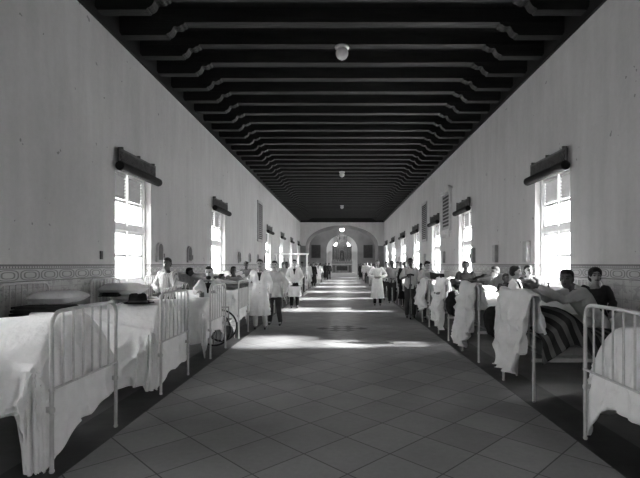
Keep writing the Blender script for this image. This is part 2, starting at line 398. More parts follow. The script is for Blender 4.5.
for sx, wins in ((-1, WL), (1, WR)):
    for a, c in wins:
        window(idx, sx, a, c); idx += 1
        if c < 5: continue
        i = vis[sx]; vis[sx] += 1; side = 'left' if sx < 0 else 'right'
        w = c-a; X = sx*(HW-.02)
        r = empty('window_blind', (X, (a+c)/2, 3.2))
        tag(r, label='dark rolled blind under a lattice strip, %s window along the %s wall' % (nth(i), side), cat='blind', group='rolled blinds over the windows')
        h = w/2+.03; lt = MB()
        for q in range(int(w/.06)):
            y0 = -h+.02+q*.06
            for dz in (1, -1):
                p0 = Vector((0, y0, .17 if dz > 0 else .39)); p1 = Vector((0, min(y0+.2, h-.02), .39 if dz > 0 else .17))
                lt.tube([p0, p1], .0075, 4)
        lt.box(-.012, .012, -h, h, .385, .42); lt.box(-.012, .012, -h, h, .14, .175); lt.box(-.012, .012, -h, -h+.03, .17, .39); lt.box(-.012, .012, h-.03, h, .17, .39)
        lt.build('lattice_panel', M['lattice'], r, loc=(-sx*.06, 0, 0), smooth=False)
        MB().box(-.004, .004, -h+.01, h-.01, .15, .40).build('backing', M['blind'], r, loc=(-sx*.035, 0, 0), smooth=False)
        MB().tube([(0, -h-.07, 0), (0, h+.05, 0)], .085, 16).build('blind_roll', M['blind'], r, loc=(-sx*.11, 0, .08))
        for yy in (-h+.1, 0, h-.1):
            MB().box(*sorted((0, -sx*.09)), yy-.012, yy+.012, .41, .455).build('bracket', M['lattice'], r, smooth=False)

# far wall with the wide arch, chapel beyond
def arch_wall(name, y0, y1, half, x_out, z_top, spring, rise, mats, floor_z=0, n=40, pier=None, soffit=1, **k):
    b = MB(); pts = [(half*math.cos(PI-PI*i/n), spring+rise*math.sin(PI*i/n)) for i in range(n+1)]
    for yy in (y0, y1):
        b.cur = 0
        vs = []; fs = []
        for (x, z) in pts: vs += [(x, yy, z), (x, yy, z_top)]
        for i in range(n): fs.append((2*i, 2*i+2, 2*i+3, 2*i+1))
        b.add(vs, fs)
        for s in (-1, 1):
            b.cur = 0; b.add([(s*half, yy, spring), (s*x_out, yy, spring), (s*x_out, yy, z_top), (s*half, yy, z_top)], [(0, 1, 2, 3)])
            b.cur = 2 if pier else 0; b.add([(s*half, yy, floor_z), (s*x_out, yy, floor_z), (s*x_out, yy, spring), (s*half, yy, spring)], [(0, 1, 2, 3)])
    b.cur = soffit; path = [(-half, floor_z)]+pts+[(half, floor_z)]
    vs = [(x, y0, z) for x, z in path]+[(x, y1, z) for x, z in path]; m_ = len(path)
    b.add(vs, [(i, i+1, i+1+m_, i+m_) for i in range(m_-1)])
    return b.build(name, mats, smooth=False, **k)
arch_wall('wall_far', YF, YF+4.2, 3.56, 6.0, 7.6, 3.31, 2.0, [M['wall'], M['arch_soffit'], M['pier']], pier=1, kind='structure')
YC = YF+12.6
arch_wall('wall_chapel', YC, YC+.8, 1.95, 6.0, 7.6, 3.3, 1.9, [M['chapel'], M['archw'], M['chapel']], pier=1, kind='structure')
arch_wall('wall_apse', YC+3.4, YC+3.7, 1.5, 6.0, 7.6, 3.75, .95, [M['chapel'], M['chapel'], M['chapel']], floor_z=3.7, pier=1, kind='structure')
b = MB()
for s in (-1, 1):
    x0, x1 = sorted((s*6.0, s*6.3)); y0, y1 = YF+.0, YC+3.7
    b.box(x0, x1, y0, YF+5, 0, 7.6); b.box(x0, x1, YF+5, YF+5.8, 0, 2); b.box(x0, x1, YF+5, YF+5.8, 2.9, 7.6); b.box(x0, x1, YF+5.8, y1, 0, 7.6)
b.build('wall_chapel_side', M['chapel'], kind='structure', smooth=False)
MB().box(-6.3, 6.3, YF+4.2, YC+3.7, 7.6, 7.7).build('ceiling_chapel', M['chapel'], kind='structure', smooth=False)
for s in (-1, 1):
    MB().box(*sorted((s*1.97, s*5.98)), YC-.03, YC-.002, 0, 1.55).build('trim_chapel', M['chapel_dado'], kind='structure', smooth=False)
b = MB()   # pale band framing the chapel arch
n = 40; inn = [(1.97*math.cos(PI*i/n), 3.3+1.92*math.sin(PI*i/n)) for i in range(n+1)]; inn = [(1.97, 0)]+inn+[(-1.97, 0)]
sh = [(x*.60, 3.3+(z-3.3)*.62 if z > 3.3 else z) for x, z in inn]
for j in range(len(inn)-1):
    A, B, C_, D = inn[j], inn[j+1], sh[j+1], sh[j]
    b.add([(p[0], YC+.1, p[1]) for p in (A, B, C_, D)]+[(p[0], YC+.7, p[1]) for p in (A, B, C_, D)], [(0, 1, 2, 3), (3, 2, 6, 7)])
b.build('trim_arch', M['archw'], kind='structure', smooth=False)

# ------------------------------------------------------------------ ceiling globes
for i, y in enumerate((9.08, 9.08+.82*15, 9.08+.82*30)):
    r = empty('ceiling_lamp', (0, y, 5.955), label=['large opal globe lamp under the ceiling beams, closest to the viewer', 'small looking globe lamp under the beams midway down the ward', 'tiny globe lamp under the beams near the far arch'][i], cat='lamp', group='globe lamps along the ceiling')
    MB().lathe([(.02, 0), (.135, 0), (.15, -.02), (.145, -.035), (.11, -.05), (.10, -.06)], n=28).build('lamp_rim', M['rim'], r)
    MB().lathe([(.09, -.045), (.115, -.075), (.13, -.12), (.128, -.17), (.10, -.225), (.06, -.255), (.02, -.265), (.002, -.267)], n=28).build('globe', M['globe'], r)
    MB().tube([(0, 0, -.262), (0, 0, -.285)], .012, 8).build('finial', M['rim'], r)

# ------------------------------------------------------------------ wall tablets
def tablet(sx, y0, y1, z0, z1, rows, label, ornate=False):
    X = sx*HW; w = y1-y0; yc = (y0+y1)/2
    r = empty('wall_tablet', (X, yc, z0), label=label, cat='wall tablet')
    t = -sx*.05; h = z1-z0
    l = MB(); l.box(*sorted((0, t)), -w/2, w/2, 0, h); l.cur = 1
    for q in range(rows):
        z = h*.93-q*h*.88/rows; y = -w*.42
        while y < w*.40:
            ln = R.uniform(.02, .07)*w*1.3; y2 = min(y+ln, w*.42)
            hh = h*.5/rows
            l.box(*sorted((t, t*1.25)), y, y2, z-hh, z); y = y2+w*R.uniform(.02, .05)
    l.build('lettered_slab', [M['stone'], M['letter']], r, smooth=False)
    if ornate:
        c = MB(); tt = -sx*.12
        c.box(*sorted((0, tt)), -w*.62, w*.62, h, h+.09); c.box(*sorted((0, tt*1.3)), -w*.72, w*.72, h+.09, h+.15)
        c.prism([(-w*.66, h+.15), (w*.66, h+.15), (w*.4, h+.26), (-w*.4, h+.26)], *sorted((0, tt)), axes='yz')
        c.build('cornice', M['stonew'], r, smooth=False)
        f = MB(); f.box(*sorted((0, tt*.7)), -w*.6, -w*.5, 0, h); f.box(*sorted((0, tt*.7)), w*.5, w*.6, 0, h); f.build('side_moulding', M['stonew'], r, smooth=False)
        s = MB(); s.box(*sorted((0, tt)), -w*.66, w*.66, -.10, 0)
        s.box(*sorted((0, tt*.8)), -w*.5, w*.5, -.16, -.10)
        for q in (-.35, 0, .35): s.prism([(q*w-.06, -.16), (q*w+.06, -.16), (q*w+.03, -.30), (q*w-.03, -.30)], *sorted((0, tt*.8)), axes='yz')
        s.build('console', M['stonew'], r, smooth=False)
tablet(-1, 21.5, 22.75, 2.62, 4.62, 18, 'tall grey lettered tablet high on the left wall beyond the second window')
tablet(1, 21.4, 22.65, 2.62, 4.55, 18, 'plain grey lettered tablet on right wall, beyond the ornate corniced one')
tablet(1, 16.75, 17.95, 2.85, 4.25, 9, 'ornate stone tablet with cornice and console on the right wall', True)

# small boxes on the wall over each bed head
def wall_box(sx, y, kind, label, group):
    X = sx*HW
    r = empty('wall_box', (X, y, 1.56), label=label, cat='wall box', group=group)
    w, h, t = (.30, .44, .05) if kind else (.22, .46, .09)
    if kind:
        pl = [(-w/2, 0), (w/2, 0), (w/2, h*.7)]+[(w/2*math.cos(a), h*.7+h*.3*math.sin(a)) for a in [PI*i/10 for i in range(1, 10)]]+[(-w/2, h*.7)]
    else: pl = [(-w/2, 0), (w/2, 0), (w/2, h), (-w/2, h)]
    MB().prism(pl, *sorted((0, -sx*t)), axes='yz').build('box_body', M['box'], r, smooth=False)
    pi = [(a*.72, .05+b*.82) for a, b in pl]
    MB().prism(pi, *sorted((-sx*t, -sx*(t+.006))), axes='yz').build('recess', M['boxd'] if kind else M['box'], r, smooth=False)
    MB().box(*sorted((0, -sx*.03)), w/2+.09, w/2+.13, .08, .20).build('hook_plate', M['boxd'], r, smooth=False)
def near_win(y, wins): return any(a-.25 < y < c+.25 for a, c in wins)
for sx, wins, ys, kd in ((-1, WL, [9.95+1.94*k for k in range(-3, 15)], 1), (1, WR, [7.78+2.0*k for k in range(-1, 16)], 0)):
    n_ = 0
    for y in ys:
        if near_win(y, wins) or y < 7 : continue
        side = 'left' if sx < 0 else 'right'
        lab = '%s %s wall box along the %s wall, above the wainscot' % (nth(n_), 'arch topped' if kd else 'upright grey', side) if n_ < 6 else 'tiny distant wall box above the wainscot on the %s wall' % side
        wall_box(sx, y, kd, lab, 'wall boxes along the %s wall' % side); n_ += 1
MB().box(-HW, -HW+.02, 7.53, 7.60, 1.60, 1.74).build('wall_switch', M['boxd'], smooth=False, label='small dark switch plate on left wall before the nearest window', cat='switch')
MB().tube([(HW-.03, 13.86, 1.55), (HW-.06, 13.86, 1.95)], [.06, .03], 8).ell((HW-.06, 13.86, 1.78), (.05, .10, .13)).build('wall_sconce', M['felt'], label='dark bulbous sconce on right wall beside the second window', cat='wall lamp')

# ------------------------------------------------------------------ altar
def altar():
    y = YC-2.0
    st = empty('altar_steps', (0, y, 0), label='pale stone steps in front of the altar', cat='steps')
    for i in range(3): MB().box(-2.1+.25*i, 2.1-.25*i, -1.5+.35*i, 1.0, .15*i, .15*(i+1)-.001).build('step', M['archw'], st, smooth=False)
    r = empty('altar', (0, y, .45), label='carved altar with tall tiered retable and cross beneath the chapel arch', cat='altar')
    MB().box(-1.22, 1.22, -.35, .35, 0, 1.0).build('altar_table', M['altarl'], r, bevel=.02)
    MB().box(-1.32, 1.32, -.42, .42, 1.0, 1.08).build('altar_top', M['stonew'], r, bevel=.01)
    MB().box(-.66, .66, -.37, -.351, .28, .82).build('front_panel', M['picture'], r, smooth=False)
    g = MB()
    for x in (-.95, .95): g.box(x-.13, x+.13, -.39, -.351, .1, .92)
    g.build('carved_panel', M['altar'], r, smooth=False)
    MB().box(-1.25, 1.25, .05, .40, 1.08, 1.45).build('gradine', M['altarl'], r, bevel=.02)
    MB().box(-1.18, 1.18, .15, .55, 1.45, 3.15).build('retable', M['altar'], r, bevel=.02)
    MB().box(-1.20, 1.20, .08, .58, 3.15, 3.28).build('entablature', M['altar'], r, bevel=.02)
    for x in (-1.02, -.62, -.30, .30, .62, 1.02):
        MB().lathe([(.075, 0), (.075, .06), (.05, .1), (.055, .8), (.045, 1.5), (.075, 1.56), (.08, 1.66)], (x, .07, 1.47), 12).build('column', M['gold'], r)
    MB().prism([(-.24, 0), (.24, 0), (.24, .9)]+[(.24*math.cos(a), .9+.24*math.sin(a)) for a in [PI*i/8 for i in range(1, 8)]]+[(-.24, .9)], .10, .149).build('tabernacle_niche', M['picture'], r, loc=(0, 0, 1.6), smooth=False)
    MB().limb([((0, .05, 1.62), .13), ((0, .05, 2.0), .10), ((0, .05, 2.2), .05)]).ell((0, .05, 2.33), (.07, .07, .09)).build('statue', M['gold'], r)
    u = MB(); u.box(-.68, .68, .18, .5, 3.28, 3.42)
    for x in (-.58, .58): u.lathe([(.09, 0), (.06, .1), (.06, 1.0), (.1, 1.1), (.03, 1.25), (.01, 1.5)], (x, .34, 3.42), 12)
    u.box(-.66, .66, .2, .48, 4.42, 4.55)
    for a, c, z in ((-.40, .40, 3.42), (-.36, .36, 4.0)): u.box(a, -.22, .26, .44, z, 4.42); u.box(.22, c, .26, .44, z, 4.42)
    u.box(-.62, .62, .3, .44, 3.42, 4.42)
    u.prism([(-.45, 4.55), (.45, 4.55), (.12, 4.85), (-.12, 4.85)], .26, .44)
    u.build('upper_tier', M['altar'], r, smooth=False)
    c = MB(); c.box(-.03, .03, .32, .38, 4.85, 5.30); c.box(-.14, .14, .32, .38, 5.08, 5.14); c.build('cross', M['altar'], r, smooth=False)
    for i, x in enumerate((-1.0, -.72, -.44, .44, .72, 1.0)):
        q = empty('candlestick', (x, y-.15, .45+1.08), label='%s altar candlestick counted from the left' % ['first', 'second', 'third', 'fourth', 'fifth', 'sixth'][i], cat='candlestick', group='candlesticks on the altar')
        MB().lathe([(.06, 0), (.02, .04), (.02, .25), (.04, .3), (.015, .31)], n=10).build('stem', M['gold'], q)
        MB().tube([(0, 0, .31), (0, 0, .52)], .014, 8).build('candle', M['candle'], q)
    for s, lb in ((-1, 'left'), (1, 'right')):
        q = empty('painting', (s*3.28, YC-.05, 2.3), label='blackened painting in a dark frame on the chapel wall, %s of the altar' % lb, cat='painting')
        MB().box(-.5, .5, -.02, .0, .06, 1.55).build('canvas', M['picture'], q, smooth=False)
        f = MB(); f.box(-.58, -.5, -.06, .02, -.02, 1.63); f.box(.5, .58, -.06, .02, -.02, 1.63); f.box(-.5, .5, -.06, .02, 1.55, 1.63); f.box(-.5, .5, -.06, .02, -.02, .06)
        f.build('picture_frame', M['frame'], q, smooth=False)
    # burning lamp above the altar
    q = empty('hanging_lamp', (0, YC-4.6, 5.50), label='bright burning lamp hanging above the altar under the chapel ceiling', cat='lamp')
    MB().tube([(0, 0, .3), (0, 0, 2.1)], .01, 6).build('cord', M['letter'], q)
    lm = bpy.data.materials.new('glowing lamp glass'); lm.use_nodes = True; bs = lm.node_tree.nodes['Principled BSDF']
    bs.inputs['Emission Color'].default_value = (1, 1, 1, 1); bs.inputs['Emission Strength'].default_value = 3
    MB().ell((0, 0, 0), (.24, .24, .20)).build('lamp_glass', lm, q)
    MB().lathe([(.03, .36), (.05, .30), (.20, .26), (.22, .22)], n=16).build('lamp_cap', M['rim'], q)
    pl = bpy.data.lights.new('lamp_light', 'POINT'); pl.energy = 25; pl.shadow_soft_size = .2
    po = bpy.data.objects.new('lamp_light', pl); COL.objects.link(po); po.location = (0, YC-4.6, 5.0)
altar()

# ------------------------------------------------------------------ drapery
def drape(name, rect, top, over, m, loc, rz=0, amp=.035, lam=.16, seed=0, res=.035, minz=.03, flare=.06, hemj=.05, parent=None, rnd=.05, shape=None, foot_max=None, **k):
    x0, x1, y0, y1 = rect; xm, xp, ym, yp = over; rr = random.Random(seed); off = rr.uniform(0, 50)
    nx = max(4, int((x1-x0+xm+xp)/res)); ny = max(4, int((y1-y0+ym+yp)/res)); vs = []; fs = []
    for i in range(nx+1):
        for j in range(ny+1):
            s = x0-xm+(x1-x0+xm+xp)*i/nx; t = y0-ym+(y1-y0+ym+yp)*j/ny
            cx = min(max(s, x0), x1); cy = min(max(t, y0), y1); dx, dy = s-cx, t-cy; d = math.hypot(dx, dy)
            z = top(cx, cy)+.010*noise.noise(Vector((s*5+off, t*5, seed)))
            if d > 1e-6:
                ux, uy = dx/d, dy/d
                q = cx*1.0-cy*1.0 + .5*math.atan2(dy, dx)
                d2 = d*(1+hemj*noise.noise(Vector((q*2.1+off, seed, 0))))
                out = rnd*(1-math.exp(-d2/rnd)); drop = d2-out
                ramp = min(1, drop/.35)
                wv = 1.6-3.0*abs(math.sin(PI*q/lam+2.2*noise.noise(Vector((q*3+off, drop*1.5, seed)))))+.6*math.sin(2*PI*q/(lam*2.3)+off)
                cr = noise.noise(Vector((q*9+off, drop*6, seed+5)))
                rg = 1-abs(2*noise.noise(Vector((q*4+off-drop*2.2, drop*2.5+q, seed+9))))
                o_ = out+flare*ramp*d2+amp*ramp*(1.0+wv)*.6+.014*cr+amp*.9*ramp*rg**3
                if foot_max is not None and ux < 0: o_ = min(o_, out+foot_max*(.55+.45*math.tanh((o_-out)/foot_max)))
                z -= drop; X, Y = cx+ux*o_, cy+uy*o_
            else: X, Y = s, t
            if shape: X, Y, z = shape(X, Y, z, s, t, d)
            vs.append((X, Y, max(z, minz+.004*math.sin(i*1.7+j)))) 
    for i in range(nx):
        for j in range(ny):
            a = i*(ny+1)+j; fs.append((a, a+1, a+ny+2, a+ny+1))
    b = MB(); b.add(vs, fs); o = b.build(name, m, parent, loc, rz, **k)
    o.data.polygons.foreach_set('use_smooth', [True]*len(o.data.polygons))
    sol = o.modifiers.new('thickness', 'SOLIDIFY'); sol.thickness = .006
    return o
def pillow(loc, rz, label, size=(.36, .56, .15), m=None, tilt=0, seed=0):
    b = MB(); n, mm = 22, 16; vs = []; fs = []
    sx, sy, sz = size
    for sgn in (1, -1):
        base = len(vs)
        for i in range(n+1):
            for j in range(mm+1):
                u, v = i/n*2-1, j/mm*2-1
                pin = 1-.08*(u*u*v*v)
                h = max(0, (1-abs(u)**3.2)*(1-abs(v)**3.2))**.55
                vs.append((sx/2*u*(1-.07*(1-v*v)*0-.05*abs(u)*(1-abs(v)))*pin, sy/2*v*pin, sz/2+sgn*sz/2*h+.012*noise.noise(Vector((u*2+seed, v*2, sgn)))*h))
        for i in range(n):
            for j in range(mm):
                a = base+i*(mm+1)+j; fs.append((a, a+1, a+mm+2, a+mm+1))
    b.add(vs, fs)
    o = b.build('pillow', m or M['pillow'], None, loc, rz, label=label, cat='pillow'); o.rotation_euler = (0, tilt, rz)
    o.data.polygons.foreach_set('use_smooth', [True]*len(o.data.polygons))
    return o

# ------------------------------------------------------------------ beds.  local frame: foot rail at x=0, head towards +x, width along y
BW, BL = .455, 1.90
def arch_tube(x, z_bot, z_top, r=.016, rc=.10):
    pts = [(x, -BW, z_bot), (x, -BW, z_top-rc)]
    for i in range(1, 6): a = PI-PI/2*i/6; pts.append((x, -BW+rc+rc*math.cos(a), z_top-rc+rc*math.sin(a)))
    pts += [(x, -BW+rc, z_top), (x, 0, z_top+.006), (x, BW-rc, z_top)]
    for i in range(1, 6): a = PI/2-PI/2*i/6; pts.append((x, BW-rc+rc*math.cos(a), z_top-rc+rc*math.sin(a)))
    pts += [(x, BW, z_top-rc), (x, BW, z_bot)]
    return pts
def make_bed(full=True):
    r = empty('hospital_bed')
    for nm, x, zt, zl, nb in (('footboard', 0, 1.17, .61, 6), ('headboard', BL, 1.27, .61, 8)):
        fb = MB(); fb.tube(arch_tube(x, .40, zt), .015, 10); fb.tube([(x, -BW, zl), (x, BW, zl)], .010, 6)
        for s in (-1, 1): fb.ell((x, s*BW, zl), (.022, .022, .022), 8, 5)
        bars = []
        for q in range(nb):
            y = -BW+2*BW*(q+1)/(nb+1); bb = MB().tube([(x, y, zl), (x, y, zt)], .0085, 6); bars.append(bb)
        if full:
            o = fb.build(nm, M['iron'], r)
            for bb in bars: bb.build('bar', M['iron'], o)
        else:
            for bb in bars: fb.add(bb.v, bb.f)
            fb.build(nm, M['iron'], r)
        for s in (-1, 1):
            l = MB(); l.tube([(x, s*BW, .42), (x, s*BW, .03)], .015, 10); l.ell((x, s*BW, .02), (.02, .02, .018), 8, 5); l.ell((x, s*BW, .46), (.024, .024, .03), 8, 5)
            l.build('leg', M['iron'], r)
    for s in (-1, 1):
        MB().box(.0, BL, s*BW-.010, s*BW+.010, .445, .485).build('side_rail', M['iron'], r, bevel=.004)
    MB().box(.22, BL-.04, -BW+.03, BW-.03, .46, .49).build('spring_base', M['irond'], r, smooth=False)
    return r
def mattress_for(root, zt):
    MB().box(.17, BL-.05, -BW+.03, BW-.03, .49, zt).build('mattress', M['mattress'], root, bevel=.04)
proto = make_bed(True); proto_far = make_bed(False)
used = {'n': False, 'f': False}
BEDS = {}
def place_bed(side, k, zt=.86):
    full = k < 6; key = 'n' if full else 'f'; src = proto if full else proto_far
    if used[key]: o = copy_tree(src)
    else: o = src; used[key] = True
    y = (3.22+.455+1.94*k) if side < 0 else (2.95+.455+1.94*k)
    if side > 0 and k < 2: y = (2.93+.455, 4.87+.455)[k]
    o.location = (side*2.10, y, 0); o.rotation_euler = (0, 0, 0 if side > 0 else PI)
    sd = 'left' if side < 0 else 'right'
    if k < 12: lab = 'white iron bed with barred ends, %s in the %s row' % (nth(k), sd)
    else: lab = 'distant white iron bed far down the %s row' % sd
    tag(o, lab, 'bed', 'iron beds of the %s row' % sd)
    BEDS[(side, k)] = o
    return o, y
NB = 20
zt_ = {(1, 1): .64, (-1, 0): .78, (-1, 1): .74, (-1, 2): .78, (-1, 3): .86}
allb = [(s, k) for s in (-1, 1) for k in range(NB)]
for s, k in allb: place_bed(s, k)
for (s, k), o in BEDS.items():
    MBm = mattress_for(o, zt_.get((s, k), .72 if k == 0 else .80))

def dome(zc, fall, foot=.6, headz=None):
    def f(x, y):
        u = abs(y)/BW; a = max(0, 1-x/1.3); a = a*a*(3-2*a)
        h = headz if headz is not None else zc-.08
        return h*(1-a)+zc*a-fall*(u**2.6)*a-.03*(u**4)*(1-a)
    return f
def sheet(side, k, zc, fall, over, m='sheet', headz=None, label=None, res=.035, xend=1.5, **kw):
    y = BEDS[(side, k)].location.y; sd = 'left' if side < 0 else 'right'
    lab = label or 'white sheet hanging over the %s bed of the %s row' % (nth(k), sd)
    return drape('bed_sheet', (.13, xend, -BW-.012, BW+.012), dome(zc, fall, headz=headz), over, M[m], (side*2.10, y, 0), 0 if side > 0 else PI, seed=k*7+side, res=res, label=lab, cat='sheet', group='sheets on the beds' if k > 7 else None, **kw)
def slanted_hem(lo, hi, side_z):
    def f(X, Y, z, s, t, d):
        if d > 0 and s < .13: z = max(z, lo+(hi-lo)*min(1, max(0, (BW-t)/(2*BW)))**.8+.015*math.sin(t*17)+.02*math.sin(t*7+1))
        if t > BW+.02 and s >= .13: z = max(z, side_z+.03*math.sin(s*9)+.12*max(0, s-.3))
        return X, Y, z
    return f
# left row (local +y is the side nearer the camera because of the half turn)
sheet(-1, 0, 1.12, .30, (1.15, 0, .62, .82), shape=slanted_hem(.04, .36, .44), amp=.06, lam=.21, res=.022, flare=.02, foot_max=.05, label='creased white sheet domed over the nearest bed of the left row')
sheet(-1, 1, 1.07, .28, (1.08, 0, .60, .88), shape=slanted_hem(.10, .24, .12), amp=.06, lam=.19, res=.022, flare=.05, foot_max=.05, label='rumpled white sheet under the black felt hat')
sheet(-1, 2, .96, .12, (.62, 0, .45, .62), amp=.04, lam=.2, headz=.90, flare=.02, foot_max=.05, label='smooth white sheet on the third bed of the left row, before the wheelchair')
sheet(-1, 3, 1.02, .05, (.70, 0, .5, .74), amp=.05, lam=.15, headz=.95, flare=.03, foot_max=.05, label='brightly lit pleated sheet under the dark folded blanket')
# right row
sheet(1, 0, 1.04, .30, (.72, 0, .6, .6), amp=.05, lam=.18, flare=.03, foot_max=.05, label='white sheet domed over the nearest bed of the right row')
for k in range(2, 9): sheet(1, k, .93, .05, (.0, 0, .22, .2), amp=.02, lam=.2, headz=.92, xend=1.85, res=.05)
for k in range(4, 9): sheet(-1, k, .96, .08, (.55, 0, .4, .6), amp=.04, lam=.17, headz=.92, res=.05)
for s in (-1, 1):
    for k in range(9, NB): sheet(s, k, .96, .08, (.5, 0, .4, .5), amp=.04, lam=.17, headz=.92, res=.09, label='white sheet on one of the distant beds in the %s row' % ('left' if s < 0 else 'right'))

# gowns and cloths hung over the right-hand footboards
def gown(k, label, z_top, drop_front, drop_back, y0, y1, hem, m='gown', seed=1, amp=.05, lam=.17, sl=.0):
    y = BEDS[(1, k)].location.y
    def shp(X, Y, z, s, t, d):
        dr = max(0, z_top-z); f = 1-.10*math.sin(min(1, dr/.9)*PI)
        Y = yc+(Y-yc)*f+.03*noise.noise(Vector((dr*3, seed, 0)))
        if s < -.03: z = max(z, hem(t)) if dr > 0 else z
        return X, Y, z
    yc = (y0+y1)/2
    drape('hung_gown', (-.028, .028, y0, y1), lambda a, b: z_top+.018*math.sin(b*9+seed)-.012*abs(b), (drop_front, drop_back, .045, .045), M[m], (2.10, y, 0), 0, amp=amp, lam=lam, seed=seed, res=.024, rnd=.02, flare=.035, hemj=.06, shape=shp, label=label, cat='gown')
gown(1, 'long white gown hung over the footboard beside the reclining man', 1.22, 1.05, .5, -.50, .46, lambda t: .24+.30*max(0, min(1, (-t-.25)/.15)), 'sheet2', 3, .055, .27)
gown(2, 'crumpled white gown hung on the third footboard of the right row', 1.22, 1.12, .45, -.47, .40, lambda t: .17+.30*max(0, min(1, (-t-.1)/.3)), 'sheet2', 5, .06, .24)
gown(3, 'bright white gown with uneven hem hung beside the round black bundle', 1.23, 1.05, .4, -.34, .46, lambda t: .20+.25*max(0, t)*2, 'gown', 9, .06, .2)
gown(4, 'white gown spreading to a wide hem beside the man with the crutch', 1.15, .9, .4, -.47, .44, lambda t: .36+.3*abs(t), 'gown', 12, .07, .2)

# pillows and folded blankets
P_ = [(-1, 1, 1.52, 1.02, .08, 'plump white pillow at the head of the bed with the felt hat'),
      (-1, 2, 1.58, .995, -.05, 'upper white pillow heaped against the barred headboard beneath the nearest left window'),
      (-1, 3, 1.6, 1.0, .0, 'white pillow behind the man in the striped shirt'),
      (1, 3, .75, .93, -.1, 'small white pillow beside the dark shirted youth'), (1, 2, 1.4, .93, 0, 'white pillow on the third bed of the right row')]
for s, k, x, z, dy, lb in P_:
    y = BEDS[(s, k)].location.y
    pillow((s*(2.1+x), y+dy, z), .15*s+dy, lb, (.60, .62, .21) if (s, k) == (-1, 2) else (.5, .64, .16), seed=k)
pillow((-2.1-1.5, BEDS[(-1, 2)].location.y+.02, .90), .1, 'lower grey shaded pillow under the heaped one beneath the nearest left window', (.42, .72, .12), seed=4)
for k in range(5, 12):
    for s in (-1, 1):
        pillow((s*(2.1+1.6), BEDS[(s, k)].location.y, .93), 0, 'white pillow on the %s bed of the %s row' % (nth(k), 'left' if s < 0 else 'right'), seed=k)
def folded(name, loc, size, m, label, rz=0, cat='blanket', layers=3):
    b = MB(); sx, sy, sz = size
    for i in range(layers):
        z0 = sz*i/layers; z1 = sz*(i+1)/layers; q = .012*((i*7) % 3-1)
        pr = [(-sx/2+q, z0+.004), (sx/2-.02, z0+.002), (sx/2+q, (z0+z1)/2), (sx/2-.02, z1), (-sx/2+q, z1-.004)]
        b.prism(pr, -sy/2, sy/2)
    b.build(name, m, None, loc, rz, smooth=False, bevel=.008, label=label, cat=cat)
folded('folded_blanket', (at(44, 5.3), 5.32, .905), (.62, .32, .12), M['darkcloth'], 'black folded blanket below the pillow at the left edge')
folded('folded_blanket', (at(234, 9.5), 9.45, 1.02), (.5, .80, .10), M['grayblanket'], 'dark grey blanket folded across the fourth bed of the left row')
folded('folded_cloth', (at(113, 7.3), 7.25, .99), (.30, .20, .07), M['darkcloth'], 'small black folded cloth tucked beside the heaped pillows', cat='cloth')

# felt hat
def hat(loc, rz, label):
    r = empty('felt_hat', loc, rz, label=label, cat='hat')
    b = MB(); n = 32; rs = []
    for rad, z in ((.17, .012), (.165, .018), (.13, .006), (.098, .006), (.096, .02), (.094, .07), (.088, .11), (.07, .128), (.03, .118), (.004, .105)):
        rs.append([(rad*1.12*math.cos(2*PI*j/n), rad*math.sin(2*PI*j/n)*.92, z+(.018*abs(math.sin(2*PI*j/n))**2 if rad > .14 else 0)-(.018*(abs(math.cos(2*PI*j/n)) < .35) if .02 < rad < .09 else 0)) for j in range(n)])
    b.rings(rs).build('hat_body', M['felt'], r)
    b = MB(); b.rings([[(1.12*rad*math.cos(2*PI*j/n), .92*rad*math.sin(2*PI*j/n), z) for j in range(n)] for rad, z in ((.1, .015), (.1, .045))], False).build('hat_ribbon', M['ribbon'], r)
hat((at(136, 5.35), 5.40, 1.035), .1, 'black felt hat lying on the rumpled sheet of the second left bed')
# things on the fourth left bed
MB().box(-.10, .10, -.05, .05, 0, .085).build('dark_case', M['felt'], None, (at(204, 9.1), 9.12, .99), .0, bevel=.008, label='small oblong black case on the white sheet before the seated man', cat='case')
for i, px in enumerate((183.5, 187.5)):
    MB().lathe([(.028, 0), (.03, .01), (.03, .08), (.012, .105), (.012, .13)], n=14).build('bottle', M['bottle'], None, (at(px, 9.15), 9.15, .99), label=['left one of two dark bottles beside the black case', 'right one of two dark bottles beside the black case'][i], cat='bottle', group='bottles on the bed')

# dark bundles on the right-hand rails
def bundle(loc, r, label, seed, m='darkcloth'):
    b = MB(); b.ell((0, 0, 0), r, 24, 16)
    me = remesh_mesh(b, 'cloth_bundle', M[m], .018, 2, lambda c: .022*noise.noise(Vector((c.x*10, c.y*10, c.z*3+seed)))+.01*math.sin(c.x*60+4*noise.noise(Vector((c.x*5, c.z*5, seed)))))
    o = link_mesh('cloth_bundle', me, label=label, cat='bundle'); o.location = loc
bundle((at(452, 8.6)+.02, 8.60, .76), (.15, .12, .25), 'rounded black cloth bundle beside the bright white gown', 1)
bundle((at(492, 6.75), 6.70, .66), (.14, .11, .24), 'dark cloth bundle sagging beside the third right bed', 7)

# blanket over the second right bed
drape('striped_blanket', (.06, 1.05, -BW-.02, BW+.02), lambda x, y: .76+.25*math.exp(-((x-.40)/.22)**2)-.06*(abs(y)/BW)**3, (.0, 0, .34, .3), M['blanket'], (2.10, BEDS[(1, 1)].location.y, 0), 0, amp=.03, lam=.3, seed=3, res=.03, flare=.02, label='dark blanket with pale stripes over the reclining man\'s bed', cat='blanket')
sheet(1, 1, .70, .02, (.0, 0, .05, .1), amp=.01, headz=.70, xend=1.85, res=.05, label='pale sheet beneath the striped blanket')

